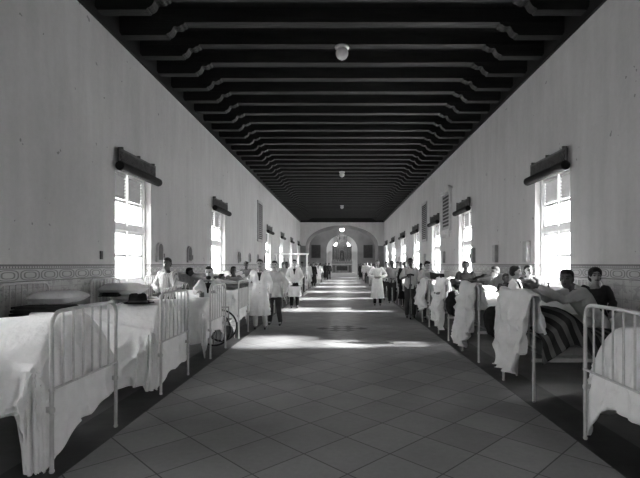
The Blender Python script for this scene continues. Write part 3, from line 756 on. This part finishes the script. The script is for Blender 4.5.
# ------------------------------------------------------------------ people
def V(*a): return Vector(a)
def hand(mb, wrist, fdir, pdir, s=1.0, curl=.5, side=1):
    """palm, four unequal bent fingers and a thumb; fdir = fingers, pdir = palm normal"""
    f = fdir.normalized(); p = (pdir-f*pdir.dot(f)).normalized(); c = f.cross(p)*side
    mb.limb([(wrist, .024*s), (wrist+f*.035*s, .030*s), (wrist+f*.075*s, .030*s)])
    for i, ln in enumerate((.065, .078, .072, .055)):
        base = wrist+f*.075*s+c*(.030-.019*i)*s
        d1 = (f+p*curl*.4).normalized(); d2 = (f+p*curl*1.3).normalized(); d3 = (f*.6+p*curl*2.0).normalized()
        a = base+d1*ln*.45*s; b2 = a+d2*ln*.32*s; e = b2+d3*ln*.25*s
        mb.limb([(base-f*.02*s, .0105*s), (a, .010*s), (b2, .009*s), (e, .008*s)], 8)
    b0 = wrist+f*.02*s+c*.022*s; t1 = b0+(c*.7+f*.5+p*.3).normalized()*.045*s; t2 = t1+(f*.9+p*.4+c*.1).normalized()*.032*s
    mb.limb([(b0, .013*s), (t1, .012*s), (t2, .009*s)], 8)

def person(label, loc, rz=0, H=1.68, pelvis=None, tdir=(0, 0, 1), armL=None, armR=None, legL=None, legR=None, head_turn=0, head_tilt=0,
           skin='skin', top='coat', topm='coat', hem=.45, sleeves='long', bottom='trouser', shoes=True, hair='short', tie=False,
           handf=(0, 0, -1), handp=None, vox=.014, straps=False, collar=True, open_front=False, fem=False, group=None, facelit=None, hat_=False):
    s = H/1.70
    root = empty('person', loc, rz, label=label, cat='person', group=group)
    pel = V(*(pelvis or (0, 0, .93)))/1.0
    if pelvis is None: pel = V(0, 0, .93*s)
    t = V(*tdir).normalized(); X = V(1, 0, 0); Fw = X.cross(t)*-1  # forward
    if Fw.y > 0: Fw = -Fw
    def T(a, u, f=0): return pel+X*a*s+t*u*s+Fw*f*s
    sw = .175 if not fem else .155
    neck, hc = T(0, .50), T(0, .645, .015)
    shL, shR = T(-sw, .445), T(sw, .445)
    def arm(sgn, spec):
        if spec: return [V(*spec[0]), V(*spec[1])]
        return [T(sgn*.235, .18, -.02), T(sgn*.25, -.07, .05)]
    aL, aR = arm(-1, armL), arm(1, armR)
    def leg(sgn, spec):
        if spec: return [V(*spec[0]), V(*spec[1])]
        return [V(sgn*.095*s, -.01, .49*s), V(sgn*.10*s, .01, .085)]
    lL, lR = leg(-1, legL), leg(1, legR)
    hipL, hipR = T(-.085, -.03), T(.085, -.03)
    # rotation of the head
    axes = Matrix((X, -Fw, t)).transposed()
    if abs(axes.determinant()-1) > .5: axes = Matrix.Identity(3)
    hr = axes @ Matrix.Rotation(head_turn, 3, 'Z') @ Matrix.Rotation(head_tilt, 3, 'X')
    if t.z < .9: hr = Matrix.Rotation(head_turn, 3, 'Z') @ Matrix.Rotation(head_tilt, 3, 'X')
    def Hd(x, y, z): return hc+hr @ (V(x, y, z)*s)
    body = MB()
    def torso(mb, infl=0, z0=-.08, z1=.50):
        rs = []
        prof = [(-.10, .145, .10), (-.04, .165, .115), (.05, .158, .11), (.15, .138, .098), (.27, .155, .11), (.36, .168, .112), (.43, .165, .095), (.47, .10, .075), (.50, .06, .058)]
        if fem: prof = [(a, (bx*.93 if a > .05 else bx*1.05), by*(1.12 if .25 < a < .4 else 1)) for a, bx, by in prof]
        for a, rx, ry in prof:
            if a < z0 or a > z1: continue
            c = T(0, a); rs.append([c+(X*(rx+infl)*math.cos(2*PI*j/20)+Fw*(ry+infl)*math.sin(2*PI*j/20))*s for j in range(20)])
        mb.rings(rs)
    torso(body)
    body.limb([(T(0, .44), .062*s), (T(0, .52), .052*s), (hc-hr @ V(0, -.01, .06)*s, .05*s)])
    body.ell(Hd(0, .01, .03), (.074*s, .092*s, .092*s), rot=hr)
    body.ell(Hd(0, -.018, -.038), (.056*s, .068*s, .078*s), rot=hr)
    body.limb([(Hd(0, -.082, .012), .008*s), (Hd(0, -.100, -.022), .0135*s)], 8)
    for sg in (-1, 1):
        body.ell(Hd(sg*.074, .008, -.002), (.012*s, .02*s, .032*s), 8, 6, rot=hr)
    body.ell(Hd(0, -.078, .035), (.05*s, .012*s, .009*s), 10, 5, rot=hr)
    body.ell(Hd(0, -.082, -.056), (.024*s, .012*s, .010*s), 10, 5, rot=hr)
    for sh, a, sgn in ((shL, aL, -1), (shR, aR, 1)):
        body.limb([(sh, .05*s), (sh.lerp(a[0], .5), .043*s), (a[0], .036*s), (a[0].lerp(a[1], .35), .036*s), (a[1], .025*s)])
        fd = (a[1]-a[0]).normalized(); pd = V(-sgn, 0, 0) if handp is None else V(*handp)
        if abs(fd.dot(pd)) > .8: pd = V(0, 0, -1)
        hand(body, a[1], fd, pd, s, .55, sgn)
    for hp, l, sgn in ((hipL, lL, -1), (hipR, lR, 1)):
        body.limb([(hp, .085*s), (hp.lerp(l[0], .5), .07*s), (l[0], .05*s), (l[0].lerp(l[1], .3), .052*s), (l[1], .034*s)])
        toe = l[1]+(V(0, -.13, -.045) if l[1].z < .2 or not legL else V(0, -.05, .06))*s
        body.limb([(l[1]+V(0, .03, -.03)*s, .032*s), (l[1]+V(0, -.02, -.03)*s, .034*s), (toe, .026*s)])
    me = remesh_mesh(body, 'person_body', [M[skin], M['lip']], vox, 2)
    o = link_mesh('body', me, root)
    inv = hr.transposed()
    for p in me.polygons:
        q = inv @ (p.center-hc)/s
        if q.y < -.05:
            if ((abs(abs(q.x)-.030)/.017)**2+((q.z-.012)/.010)**2 < 1) or ((q.x/.028)**2+((q.z+.056)/.007)**2 < 1) or ((abs(abs(q.x)-.031)/.02)**2+((q.z-.037)/.007)**2 < 1): p.material_index = 1
    # hair
    if hair:
        h = MB(); 
        h.ell(Hd(0, .030, .050), (.083*s, .088*s, .086*s), rot=hr)
        h.ell(Hd(0, .052, .005), (.080*s, .066*s, .080*s), rot=hr)
        h.ell(Hd(0, -.018, .092), (.066*s, .062*s, .040*s), rot=hr)
        if hair == 'long': h.ell(Hd(0, .075, -.03), (.08*s, .05*s, .10*s), rot=hr)
        if hair == 'bun': h.ell(Hd(0, .12, .03), (.05*s, .045*s, .05*s), rot=hr); h.ell(Hd(0, .02, .045), (.096*s, .092*s, .095*s), rot=hr); h.ell(Hd(0, .04, -.02), (.092*s, .06*s, .08*s), rot=hr)
        if hair == 'beard': h.ell(Hd(0, -.06, -.09), (.05*s, .035*s, .045*s), rot=hr)
        link_mesh('hair', remesh_mesh(h, 'person_hair', M['hair'], vox, 1, lambda c: .004*noise.noise(c*60)), root)
    # upper garment
    g = MB(); infl = .022 if top == 'coat' else .014
    torso(g, infl, -.10, .475)
    el = 1.0 if sleeves == 'long' else .55
    for sh, a in ((shL, aL), (shR, aR)):
        sh2 = sh.lerp(T(0, .44), .12)
        if sleeves == 'long': g.limb([(sh2, .074*s), (sh.lerp(a[0], .5), .066*s), (a[0], .055*s), (a[0].lerp(a[1], .5), .052*s), (a[0].lerp(a[1], .86), .046*s)])
        else: g.limb([(sh2, .066*s), (sh.lerp(a[0], .5), .064*s), (sh.lerp(a[0], .85), .062*s)])
    if collar: g.limb([(T(0, .455, -.01), .083*s), (T(0, .49, -.012), .066*s)], 16)
    if top == 'coat' and (pelvis is None):
        rs = []; top_z = (T(0, .02)).z; n = 40
        for i in range(12):
            a = i/11; z = top_z*(1-a)+hem*a; rx = (.19+.06*a)*s; ry = (.135+.07*a)*s
            rs.append([V(pel.x+rx*math.cos(2*PI*j/n)*(1+.09*a*math.sin(j*1.7+loc[0]*9)), pel.y+ry*math.sin(2*PI*j/n)*(1+.17*a*math.sin(j*1.3+loc[1]*5)), z) for j in range(n)])
        g.rings(rs)
    me = remesh_mesh(g, top, M[topm], vox, 3, lambda c: .013*noise.noise(Vector((c.x*15, c.y*15, c.z*4)))+.008*noise.noise(c*26))
    go = link_mesh(top, me, root)
    if top == 'coat' and pelvis is None:
        bt = MB(); 
        for i in range(4): bt.ell(T(.012, .30-.11*i, .138 if i < 2 else .15), (.010, .006, .010), 8, 5)
        bt.build('button', M['iron'], go)
        lp = MB()
        for sg in (-1, 1): lp.add([T(sg*.055, .465, .085), T(sg*.105, .36, .128), T(sg*.02, .24, .150), T(sg*.012, .36, .135)]+[T(sg*.055, .465, .075), T(sg*.105, .36, .118), T(sg*.02, .24, .14), T(sg*.012, .36, .125)], [(0, 1, 2, 3), (7, 6, 5, 4), (0, 1, 5, 4), (1, 2, 6, 5), (2, 3, 7, 6), (3, 0, 4, 7)])
        lp.build('lapel', M[topm], go, smooth=False)
    if tie:
        sf = MB(); sf.add([T(-.06, .455, .115), T(.06, .455, .115), T(0, .27, .165), T(-.06, .455, .06), T(.06, .455, .06), T(0, .27, .09)], [(0, 1, 2), (5, 4, 3), (0, 1, 4, 3), (1, 2, 5, 4), (2, 0, 3, 5)])
        sf.build('shirt_front', M['darkshirt'], root, smooth=False)
        k_ = MB(); k_.limb([(T(0, .462, .083), .017*s), (T(0, .44, .11), .012*s)], 8); k_.limb([(T(0, .43, .125), .010*s), (T(0, .36, .146), .022*s), (T(0, .27, .15), .018*s)], 8)
        k_.build('necktie', M['black'], root)
    if straps:
        k_ = MB()
        for sg in (-1, 1): k_.tube([T(sg*.07, .0, .125), T(sg*.085, .2, .125), T(sg*.10, .36, .125), T(sg*.10, .46, .08), T(sg*.095, .487, .0), T(sg*.09, .44, -.105), T(sg*.06, .2, -.12), T(sg*.05, .0, -.12)], .017*s, 6)
        k_.build('suspenders', M['black'], root)
    # trousers
    if bottom:
        tr = MB(); hips = T(0, -.02)
        tr.rings([[T(0, a)+(X*rx*math.cos(2*PI*j/20)+Fw*ry*math.sin(2*PI*j/20))*s for j in range(20)] for a, rx, ry in ((-.12, .16, .11), (-.04, .178, .128), (.05, .168, .122))])
        for hp, l in ((hipL, lL), (hipR, lR)):
            tr.limb([(hp, .098*s), (hp.lerp(l[0], .5), .086*s), (l[0], .070*s), (l[0].lerp(l[1], .5), .066*s), (l[0].lerp(l[1], .93), .058*s)])
        link_mesh('trousers', remesh_mesh(tr, 'trousers', M[bottom], vox+.002, 2, lambda c: .006*noise.noise(Vector((c.x*12, c.y*12, c.z*5)))), root)
    if shoes:
        for l in (lL, lR):
            sh = MB(); sh.limb([(l[1]+V(0, .035, -.042)*s, .038*s), (l[1]+V(0, -.05, -.045)*s, .038*s), (l[1]+V(0, -.15, -.052)*s, .030*s)]); sh.limb([(l[1]+V(0, .01, .01)*s, .042*s), (l[1]+V(0, .01, -.03)*s, .042*s)])
            link_mesh('shoe', remesh_mesh(sh, 'shoe', M['shoe'], vox, 1), root)
    return root, T, s

def stand(px, d, **k): return (at(px, d), d, 0)

# --- left side
# man in striped shirt standing between third and fourth beds
person('man in a striped shirt, arms folded, beside the nearest left window', (at(167, 8.5), 8.52, 0), -.35, 1.64, top='shirt', topm='stripeshirt', bottom='trouser', skin='skin2',
       armL=((-.25, -.05, 1.08), (-.02, -.25, 1.02)), armR=((.24, -.08, 1.06), (.10, -.30, .98)), head_turn=.3)
person('seated man with a dark beard and open white coat, behind the black case', (at(210, 8.65), 8.58, 0), .15, 1.66, pelvis=(0, 0, .72), top='coat', topm='coat', tie=True,
       armL=((-.25, -.08, .98), (-.14, -.30, 1.0)), armR=((.25, -.08, .98), (.15, -.3, 1.0)), legL=((-.12, -.40, .68), (-.12, -.42, .25)), legR=((.12, -.4, .68), (.12, -.42, .25)), hair='beard', skin='skin', handp=(0, 0, -1))
def stool(loc, h, label):
    r = empty('wooden_stool', loc, label=label, cat='stool')
    MB().lathe([(.01, h-.03), (.16, h-.03), (.17, h-.015), (.16, h), (.01, h)], n=20).build('seat', M['wood'], r)
    for a in range(4):
        q = PI/4+a*PI/2; MB().tube([(.10*math.cos(q), .10*math.sin(q), h-.03), (.17*math.cos(q), .17*math.sin(q), .0)], [.014, .012], 8).build('leg', M['wood'], r)
stool((at(210, 8.65), 8.60, 0), .61, 'wooden stool under the bearded man')
person('patient with dark hair propped up in bed behind the striped shirt man', (at(191, 11.4)+.50, 11.4, .90), PI/2, 1.6, pelvis=(0, 0, .10), tdir=(0, .75, .42), top='shirt', topm='shirt', bottom='whitetrouser', shoes=False,
       armL=((-.22, .1, .25), (-.15, -.12, .28)), armR=((.25, .05, .30), (.14, -.16, .30)), legL=((-.1, -.42, .16), (-.1, -.82, .06)), legR=((.1, -.42, .16), (.1, -.82, .06)), skin='skin2')
person('patient in white lying on his side flat on the sixth left bed', (-3.0, 13.37, .93), PI/2, 1.6, pelvis=(0, 0, .10), tdir=(0, .95, .10), top='shirt', topm='coat', bottom='whitetrouser', shoes=False,
       armL=((-.22, .1, .22), (-.15, -.12, .25)), armR=((.25, .15, .3), (.1, .0, .35)), legL=((-.1, -.35, .2), (-.1, -.62, .06)), legR=((.1, -.35, .2), (.1, -.62, .06)), skin='skin')
person('dark haired person in grey sitting by the second left window', (at(234, 12.4), 12.35, 0), .5, 1.62, pelvis=(0, 0, .72), top='shirt', topm='grayshirt', armR=((.28, -.1, 1.0), (.3, -.3, 1.05)), legL=((-.12, -.40, .68), (-.12, -.42, .25)), legR=((.12, -.4, .68), (.12, -.42, .25)), skin='skin2', hair='long')
stool((at(234, 12.4), 12.37, 0), .61, 'wooden stool by the second left window')
person('dark haired man bending beyond the tall white coated man', (at(246, 14.35), 14.35, 0), .7, 1.60, top='shirt', topm='grayshirt', skin='skin2', head_tilt=.3)
# white coats
person('tall man in long white coat resting a hand on the fourth left footboard', (at(259.5, 10.35), 10.38, 0), .12, 1.63, hem=.33, tie=True, bottom='whitetrouser', skin='skin',
       armL=((-.26, .02, 1.10), (-.24, -.16, 1.20)), armR=((.25, .0, 1.06), (.25, -.06, .84)), legL=((-.10, -.01, .47), (-.10, .01, .085)), legR=((.10, -.03, .47), (.13, -.05, .085)))
person('man in open grey coat over dark trousers beside the tall white coat', (at(274.5, 11.1), 11.1, 0), .0, 1.60, hem=.70, topm='shirt', bottom='trouser', skin='skin3',
       armL=((-.26, .02, 1.03), (-.25, -.06, .80)), armR=((.26, .0, 1.03), (.25, -.04, .80)), legL=((-.09, -.01, .47), (-.12, .04, .085)), legR=((.10, -.05, .47), (.16, -.10, .085)))
person('white coated man with black tie holding a hat, further down left', (at(294.5, 15.4), 15.4, 0), .05, 1.67, hem=.40, tie=True, bottom='black', skin='skin',
       armL=((-.27, -.02, 1.08), (-.06, -.22, .88)), armR=((.27, -.02, 1.08), (.10, -.22, .86)))
hat((at(294.8, 15.1)+.02, 15.10, .76), .3, 'dark hat held before the white coat down the left side')
# figures farther on the left
LF = [(286.5, 18.2, 'shirt', 'shirt', 'trouser', 'skin2', 'dark haired man in pale shirt just left of the white coat with the hat'),
      (283, 20.15, 'coat', 'coat', 'whitetrouser', 'skin', 'white robed figure behind the grey coated man'),
      (302, 24.05, 'shirt', 'grayshirt', 'trouser', 'skin2', 'man in grey shirt under the white screen frame'),
      (308.5, 27.95, 'coat', 'shirt', 'whitetrouser', 'skin', 'pale coated figure right of the screen post'),
      (313.5, 29.5, 'coat', 'black', 'black', 'skin', 'man in a black suit standing down the left side of the aisle'),
      (318, 32, 'coat', 'coat', 'whitetrouser', 'skin', 'white coated figure beside the man in black suit'),
      (320.5, 36, 'shirt', 'shirt', 'trouser', 'skin2', 'small distant figure in pale shirt on the left'),
      (326, 41.5, 'coat', 'black', 'black', 'skin2', 'figure in long black near the arch, left of the altar'),
      (329, 42.5, 'shirt', 'darkshirt', 'black', 'skin2', 'dark shirted figure closest to the altar on the left')]
for px, d, tp, tm, bt, sk, lb in LF:
    person(lb, stand(px, d), R.uniform(-.1, .7), R.uniform(1.58, 1.68), top=tp, topm=tm, hem=.42 if tm != 'black' else .25, bottom=bt, skin=sk, tie=(tp == 'coat' and tm == 'coat'), vox=.022)

# --- right side
person('man in a white coat standing alone at the right of the aisle', (at(377.5, 16.3), 16.3, 0), -.08, 1.66, hem=.27, bottom='black', skin='skin',
       armL=((-.32, -.02, 1.10), (-.10, -.24, 1.05)), armR=((.32, -.02, 1.10), (.10, -.24, 1.05)), collar=True)
RFIG = [(386.5, 18.6, 'shirt', 'shirt', 'trouser', 'skin', 'man in pale shirt right behind the lone white coat'),
      (392, 17.2, 'shirt', 'grayshirt', 'trouser', 'skin2', 'man in grey shirt and dark trousers, hands together'),
      (397.5, 18.2, 'shirt', 'shirt', 'black', 'skin', 'man in pale shirt between the grey shirt and the dark suit'),
      (405, 15.6, 'coat', 'black', 'black', 'skin2', 'man in a dark suit behind the man with the crutch'),
      (401, 19.9, 'shirt', 'shirt', 'trouser', 'skin2', 'head and pale shirt showing behind the dark suit'),
      (371, 31, 'shirt', 'shirt', 'whitetrouser', 'skin', 'distant figure in white left of the lone white coat'),
      (367, 35, 'shirt', 'shirt', 'trouser', 'skin2', 'distant pale shirted figure near the arch on the right'),
      (361, 42, 'coat', 'black', 'black', 'skin2', 'figure in long black near the arch, right of the altar'),
      (364.5, 39, 'shirt', 'shirt', 'whitetrouser', 'skin', 'distant figure in white beside the right black robed one')]
for px, d, tp, tm, bt, sk, lb in RFIG:
    arms = {} if tm != 'grayshirt' else dict(armL=((-.27, -.02, 1.08), (-.06, -.22, .98)), armR=((.27, -.02, 1.08), (.08, -.22, .96)))
    person(lb, stand(px, d), -R.uniform(.0, .6), R.uniform(1.60, 1.68), top=tp, topm=tm, hem=.30 if tm == 'black' else .5, bottom=bt, skin=sk, vox=.018 if d < 22 else .024, **arms)
# man with crutch
person('dark skinned man in pale shirt leaning on a crutch', (at(411, 12.5), 12.6, 0), -.1, 1.69, top='shirt', topm='shirt', bottom='trouser', skin='skin2', sleeves='short',
       armL=((-.27, -.05, 1.10), (-.10, -.30, 1.18)), armR=((.25, .02, 1.10), (.24, -.05, .88)), shoes=True)
c = empty('crutch', (at(410.5, 12.2), 12.20, 0), -.1, label='dark wooden crutch held before the man in the pale shirt', cat='crutch')
MB().tube([(0, 0, .0), (0, .05, 1.22)], .016, 8).build('shaft', M['wood'], c)
MB().tube([(-.10, .05, 1.21), (0, .05, 1.235), (.10, .05, 1.21)], .024, 8).build('arm_rest', M['felt'], c)
MB().tube([(0, 0, .0), (0, 0, .05)], .024, 8).build('rubber_tip', M['rubber'], c)
person('boy in grey gown between the crutch man and the book reader', (at(421, 14.1), 14.1, 0), -.1, 1.54, top='coat', topm='grayshirt', hem=.5, skin='skin2')
person('dark haired man in pale shirt looking down at a book beside the fifth right bed', (at(427.5, 12.15), 12.2, 0), .2, 1.60, top='shirt', topm='shirt', skin='skin', head_tilt=.35, head_turn=.3,
       armL=((-.25, -.05, 1.08), (-.1, -.26, 1.1)), armR=((.30, -.05, 1.10), (.24, -.26, 1.15)))
b = MB(); b.prism([(-.20, .02), (0, -.01), (.20, .02), (.20, .03), (0, .005), (-.20, .03)], -.11, .11); o = b.build('open_book', M['darkcloth'], None, (at(437, 11.9), 11.9, 1.18), .1, smooth=False, label='dark covered open book held by the man looking down', cat='book'); o.rotation_euler = (.9, .12, .1)
person('dark shirted youth standing in front of the second right window', (at(466, 10.2), 10.22, 0), -.15, 1.59, top='shirt', topm='darkshirt', skin='skin2', bottom='black',
       armL=((-.26, -.02, 1.03), (-.20, -.2, .96)), armR=((.27, .0, 1.03), (.22, -.2, .96)))
# reclining figures beyond the gowns
person('patient in dark jacket reclining in the fourth right bed', (at(494, 9.2)-.48, 9.2, .90), -PI/2, 1.6, pelvis=(0, 0, .10), tdir=(0, .75, .50), top='shirt', topm='black', bottom='black', shoes=False, skin='skin',
       armL=((-.22, .0, .25), (-.12, -.22, .26)), armR=((.22, .0, .25), (.12, -.22, .26)), legL=((-.1, -.36, .26), (-.1, -.6, .06)), legR=((.1, -.36, .26), (.1, -.6, .06)), head_turn=.4)
person('dark haired boy sitting behind the reclining patient in the dark jacket', (at(502, 10.3)+.05, 10.2, 0), .2, 1.50, pelvis=(0, 0, .62), top='shirt', topm='darkshirt', skin='skin2', legL=((-.12, -.38, .6), (-.12, -.4, .2)), legR=((.12, -.38, .6), (.12, -.4, .2)))
stool((at(502, 10.3)+.05, 10.22, 0), .51, 'low wooden stool of the boy behind the reclining patient')
person('man in white shirt and black suspenders turned in profile', (at(514, 8.1), 8.05, 0), .95, 1.66, pelvis=(0, 0, .735), top='shirt', topm='coat', skin='skin', straps=True, head_turn=.35,
       armL=((-.24, -.08, .98), (-.16, -.32, .98)), armR=((.25, -.08, .98), (.12, -.34, 1.0)), legL=((-.12, -.30, .60), (-.12, -.32, .25)), legR=((.12, -.3, .6), (.12, -.32, .25)))
stool((at(514, 8.1), 8.08, 0), .62, 'wooden stool of the man in suspenders')
person('youth in dark shirt looking out beside the man in suspenders', (at(527, 8.5), 8.45, 0), .05, 1.50, top='shirt', topm='darkshirt', skin='skin3', head_tilt=-.05, armL=((-.24, -.05, .98), (-.10, -.25, 1.02)))
person('man in pale grey pyjamas reclining, knees raised, on the second right bed', (3.09, 5.42, .70), -PI/2-.03, 1.66, pelvis=(0, 0, .11), tdir=(0, -.50, .78), top='shirt', topm='greycloth', bottom='greycloth', shoes=False, skin='skin2', head_turn=.9, head_tilt=.0,
       armL=((-.20, -.50, .38), (-.14, -.72, .52)), armR=((.24, -.50, .40), (.16, -.76, .55)), legL=((-.10, -.40, .14), (-.12, -.76, .07)), legR=((.10, -.40, .14), (.12, -.78, .07)), vox=.011)
pillow((3.45, 5.32, .74), .0, 'pillow propped behind the reclining man in pyjamas', (.35, .6, .16), tilt=-.8)
person('woman in a dark dress with hair drawn back, at the right edge', (at(595, 6.25), 6.25, 0), -.25, 1.62, pelvis=(0, 0, .735), top='dress', topm='darkshirt', collar=False, skin='skin', fem=True, hair='bun', bottom='black',
       armL=((-.22, -.03, .98), (-.16, -.2, .86)), armR=((.22, -.03, .98), (.14, -.2, .86)), legL=((-.10, -.22, .68), (-.10, -.26, .25)), legR=((.10, -.22, .68), (.10, -.26, .25)), vox=.011)
stool((at(595, 6.25), 6.28, 0), .62, 'wooden stool under the woman in the dark dress')

# bedside table with tray and bottles
t = empty('bedside_table', (3.72, 8.25, 0), label='small white bedside table between third and fourth right beds', cat='table')
MB().box(-.2, .2, -.2, .2, .88, .905).build('table_top', M['enamel'], t, bevel=.004)
MB().box(-.18, .18, -.18, .18, .35, .37).build('shelf', M['enamel'], t, smooth=False)
for sx in (-1, 1):
    for sy in (-1, 1): MB().tube([(sx*.18, sy*.18, 0), (sx*.18, sy*.18, .88)], .012, 8).build('leg', M['iron'], t)
for i, (dx, dy, h) in enumerate(((-.12, -.1, .24), (.0, -.12, .20), (.1, -.02, .27))):
    MB().lathe([(.035, 0), (.036, .01), (.036, h*.6), (.014, h*.78), (.014, h)], n=14).build('bottle', M['bottle'], None, (3.72+dx, 8.25+dy, .905), label=['left dark bottle on the bedside table', 'middle, shortest dark bottle on the bedside table', 'right, tallest dark bottle on the bedside table'][i], cat='bottle', group='bottles on the bedside table')

# ------------------------------------------------------------------ wheelchair between third and fourth left beds
w = empty('wheelchair', (-2.36, 8.46, 0), label='old wheelchair with large spoked wheel between the third and fourth left beds', cat='wheelchair')
def wheel(y, parent):
    o = MB().tube([(.30*math.cos(2*PI*i/48), y, .315+.30*math.sin(2*PI*i/48)) for i in range(48)], .017, 8, True).build('wheel', M['rubber'], parent)
    sp = MB()
    for i in range(20): a = 2*PI*i/20; sp.tube([(.02*math.cos(a+.4), y, .315+.02*math.sin(a+.4)), (.29*math.cos(a), y, .315+.29*math.sin(a))], .0022, 4)
    sp.tube([(0, y-.03, .315), (0, y+.03, .315)], .022, 10); sp.build('spokes', M['steel'], o)
wheel(-.24, w); wheel(.24, w)
MB().box(-.25, .22, -.2, .2, .44, .47).build('seat', M['wood'], w, bevel=.005)
MB().box(-.29, -.26, -.2, .2, .47, .98).build('backrest', M['wood'], w, bevel=.005)
f = MB()
for s in (-1, 1): f.tube([(0, s*.2, .315), (0, s*.2, .45)], .012, 8); f.tube([(-.27, s*.2, .45), (.2, s*.2, .45)], .012, 8); f.tube([(-.2, s*.21, .68), (.15, s*.21, .68), (.15, s*.21, .46)], .013, 8)
f.tube([(0, -.24, .315), (0, .24, .315)], .01, 8); f.tube([(-.27, 0, .45), (-.42, 0, .12)], .012, 8)
f.build('chair_frame', M['steel'], w)
MB().tube([(-.42+.08*math.cos(2*PI*i/20), 0, .095+.08*math.sin(2*PI*i/20)) for i in range(20)], .012, 6, True).build('caster', M['rubber'], w)

# ------------------------------------------------------------------ white screen frame by the left wall
s_ = empty('screen_frame', (-2.1, 26.7, 0), label='tall white screen frame rising over the left beds', cat='screen')
f = MB(); f.tube([(0, 0, 0), (0, 0, 2.1)], .035, 8); f.build('post', M['shutter'], s_)
MB().tube([(-1.85, 0, 0), (-1.85, 0, 2.1)], .035, 8).build('post', M['shutter'], s_)
MB().box(-1.95, .1, -.03, .03, 2.08, 2.16).build('top_rail', M['shutter'], s_, smooth=False)
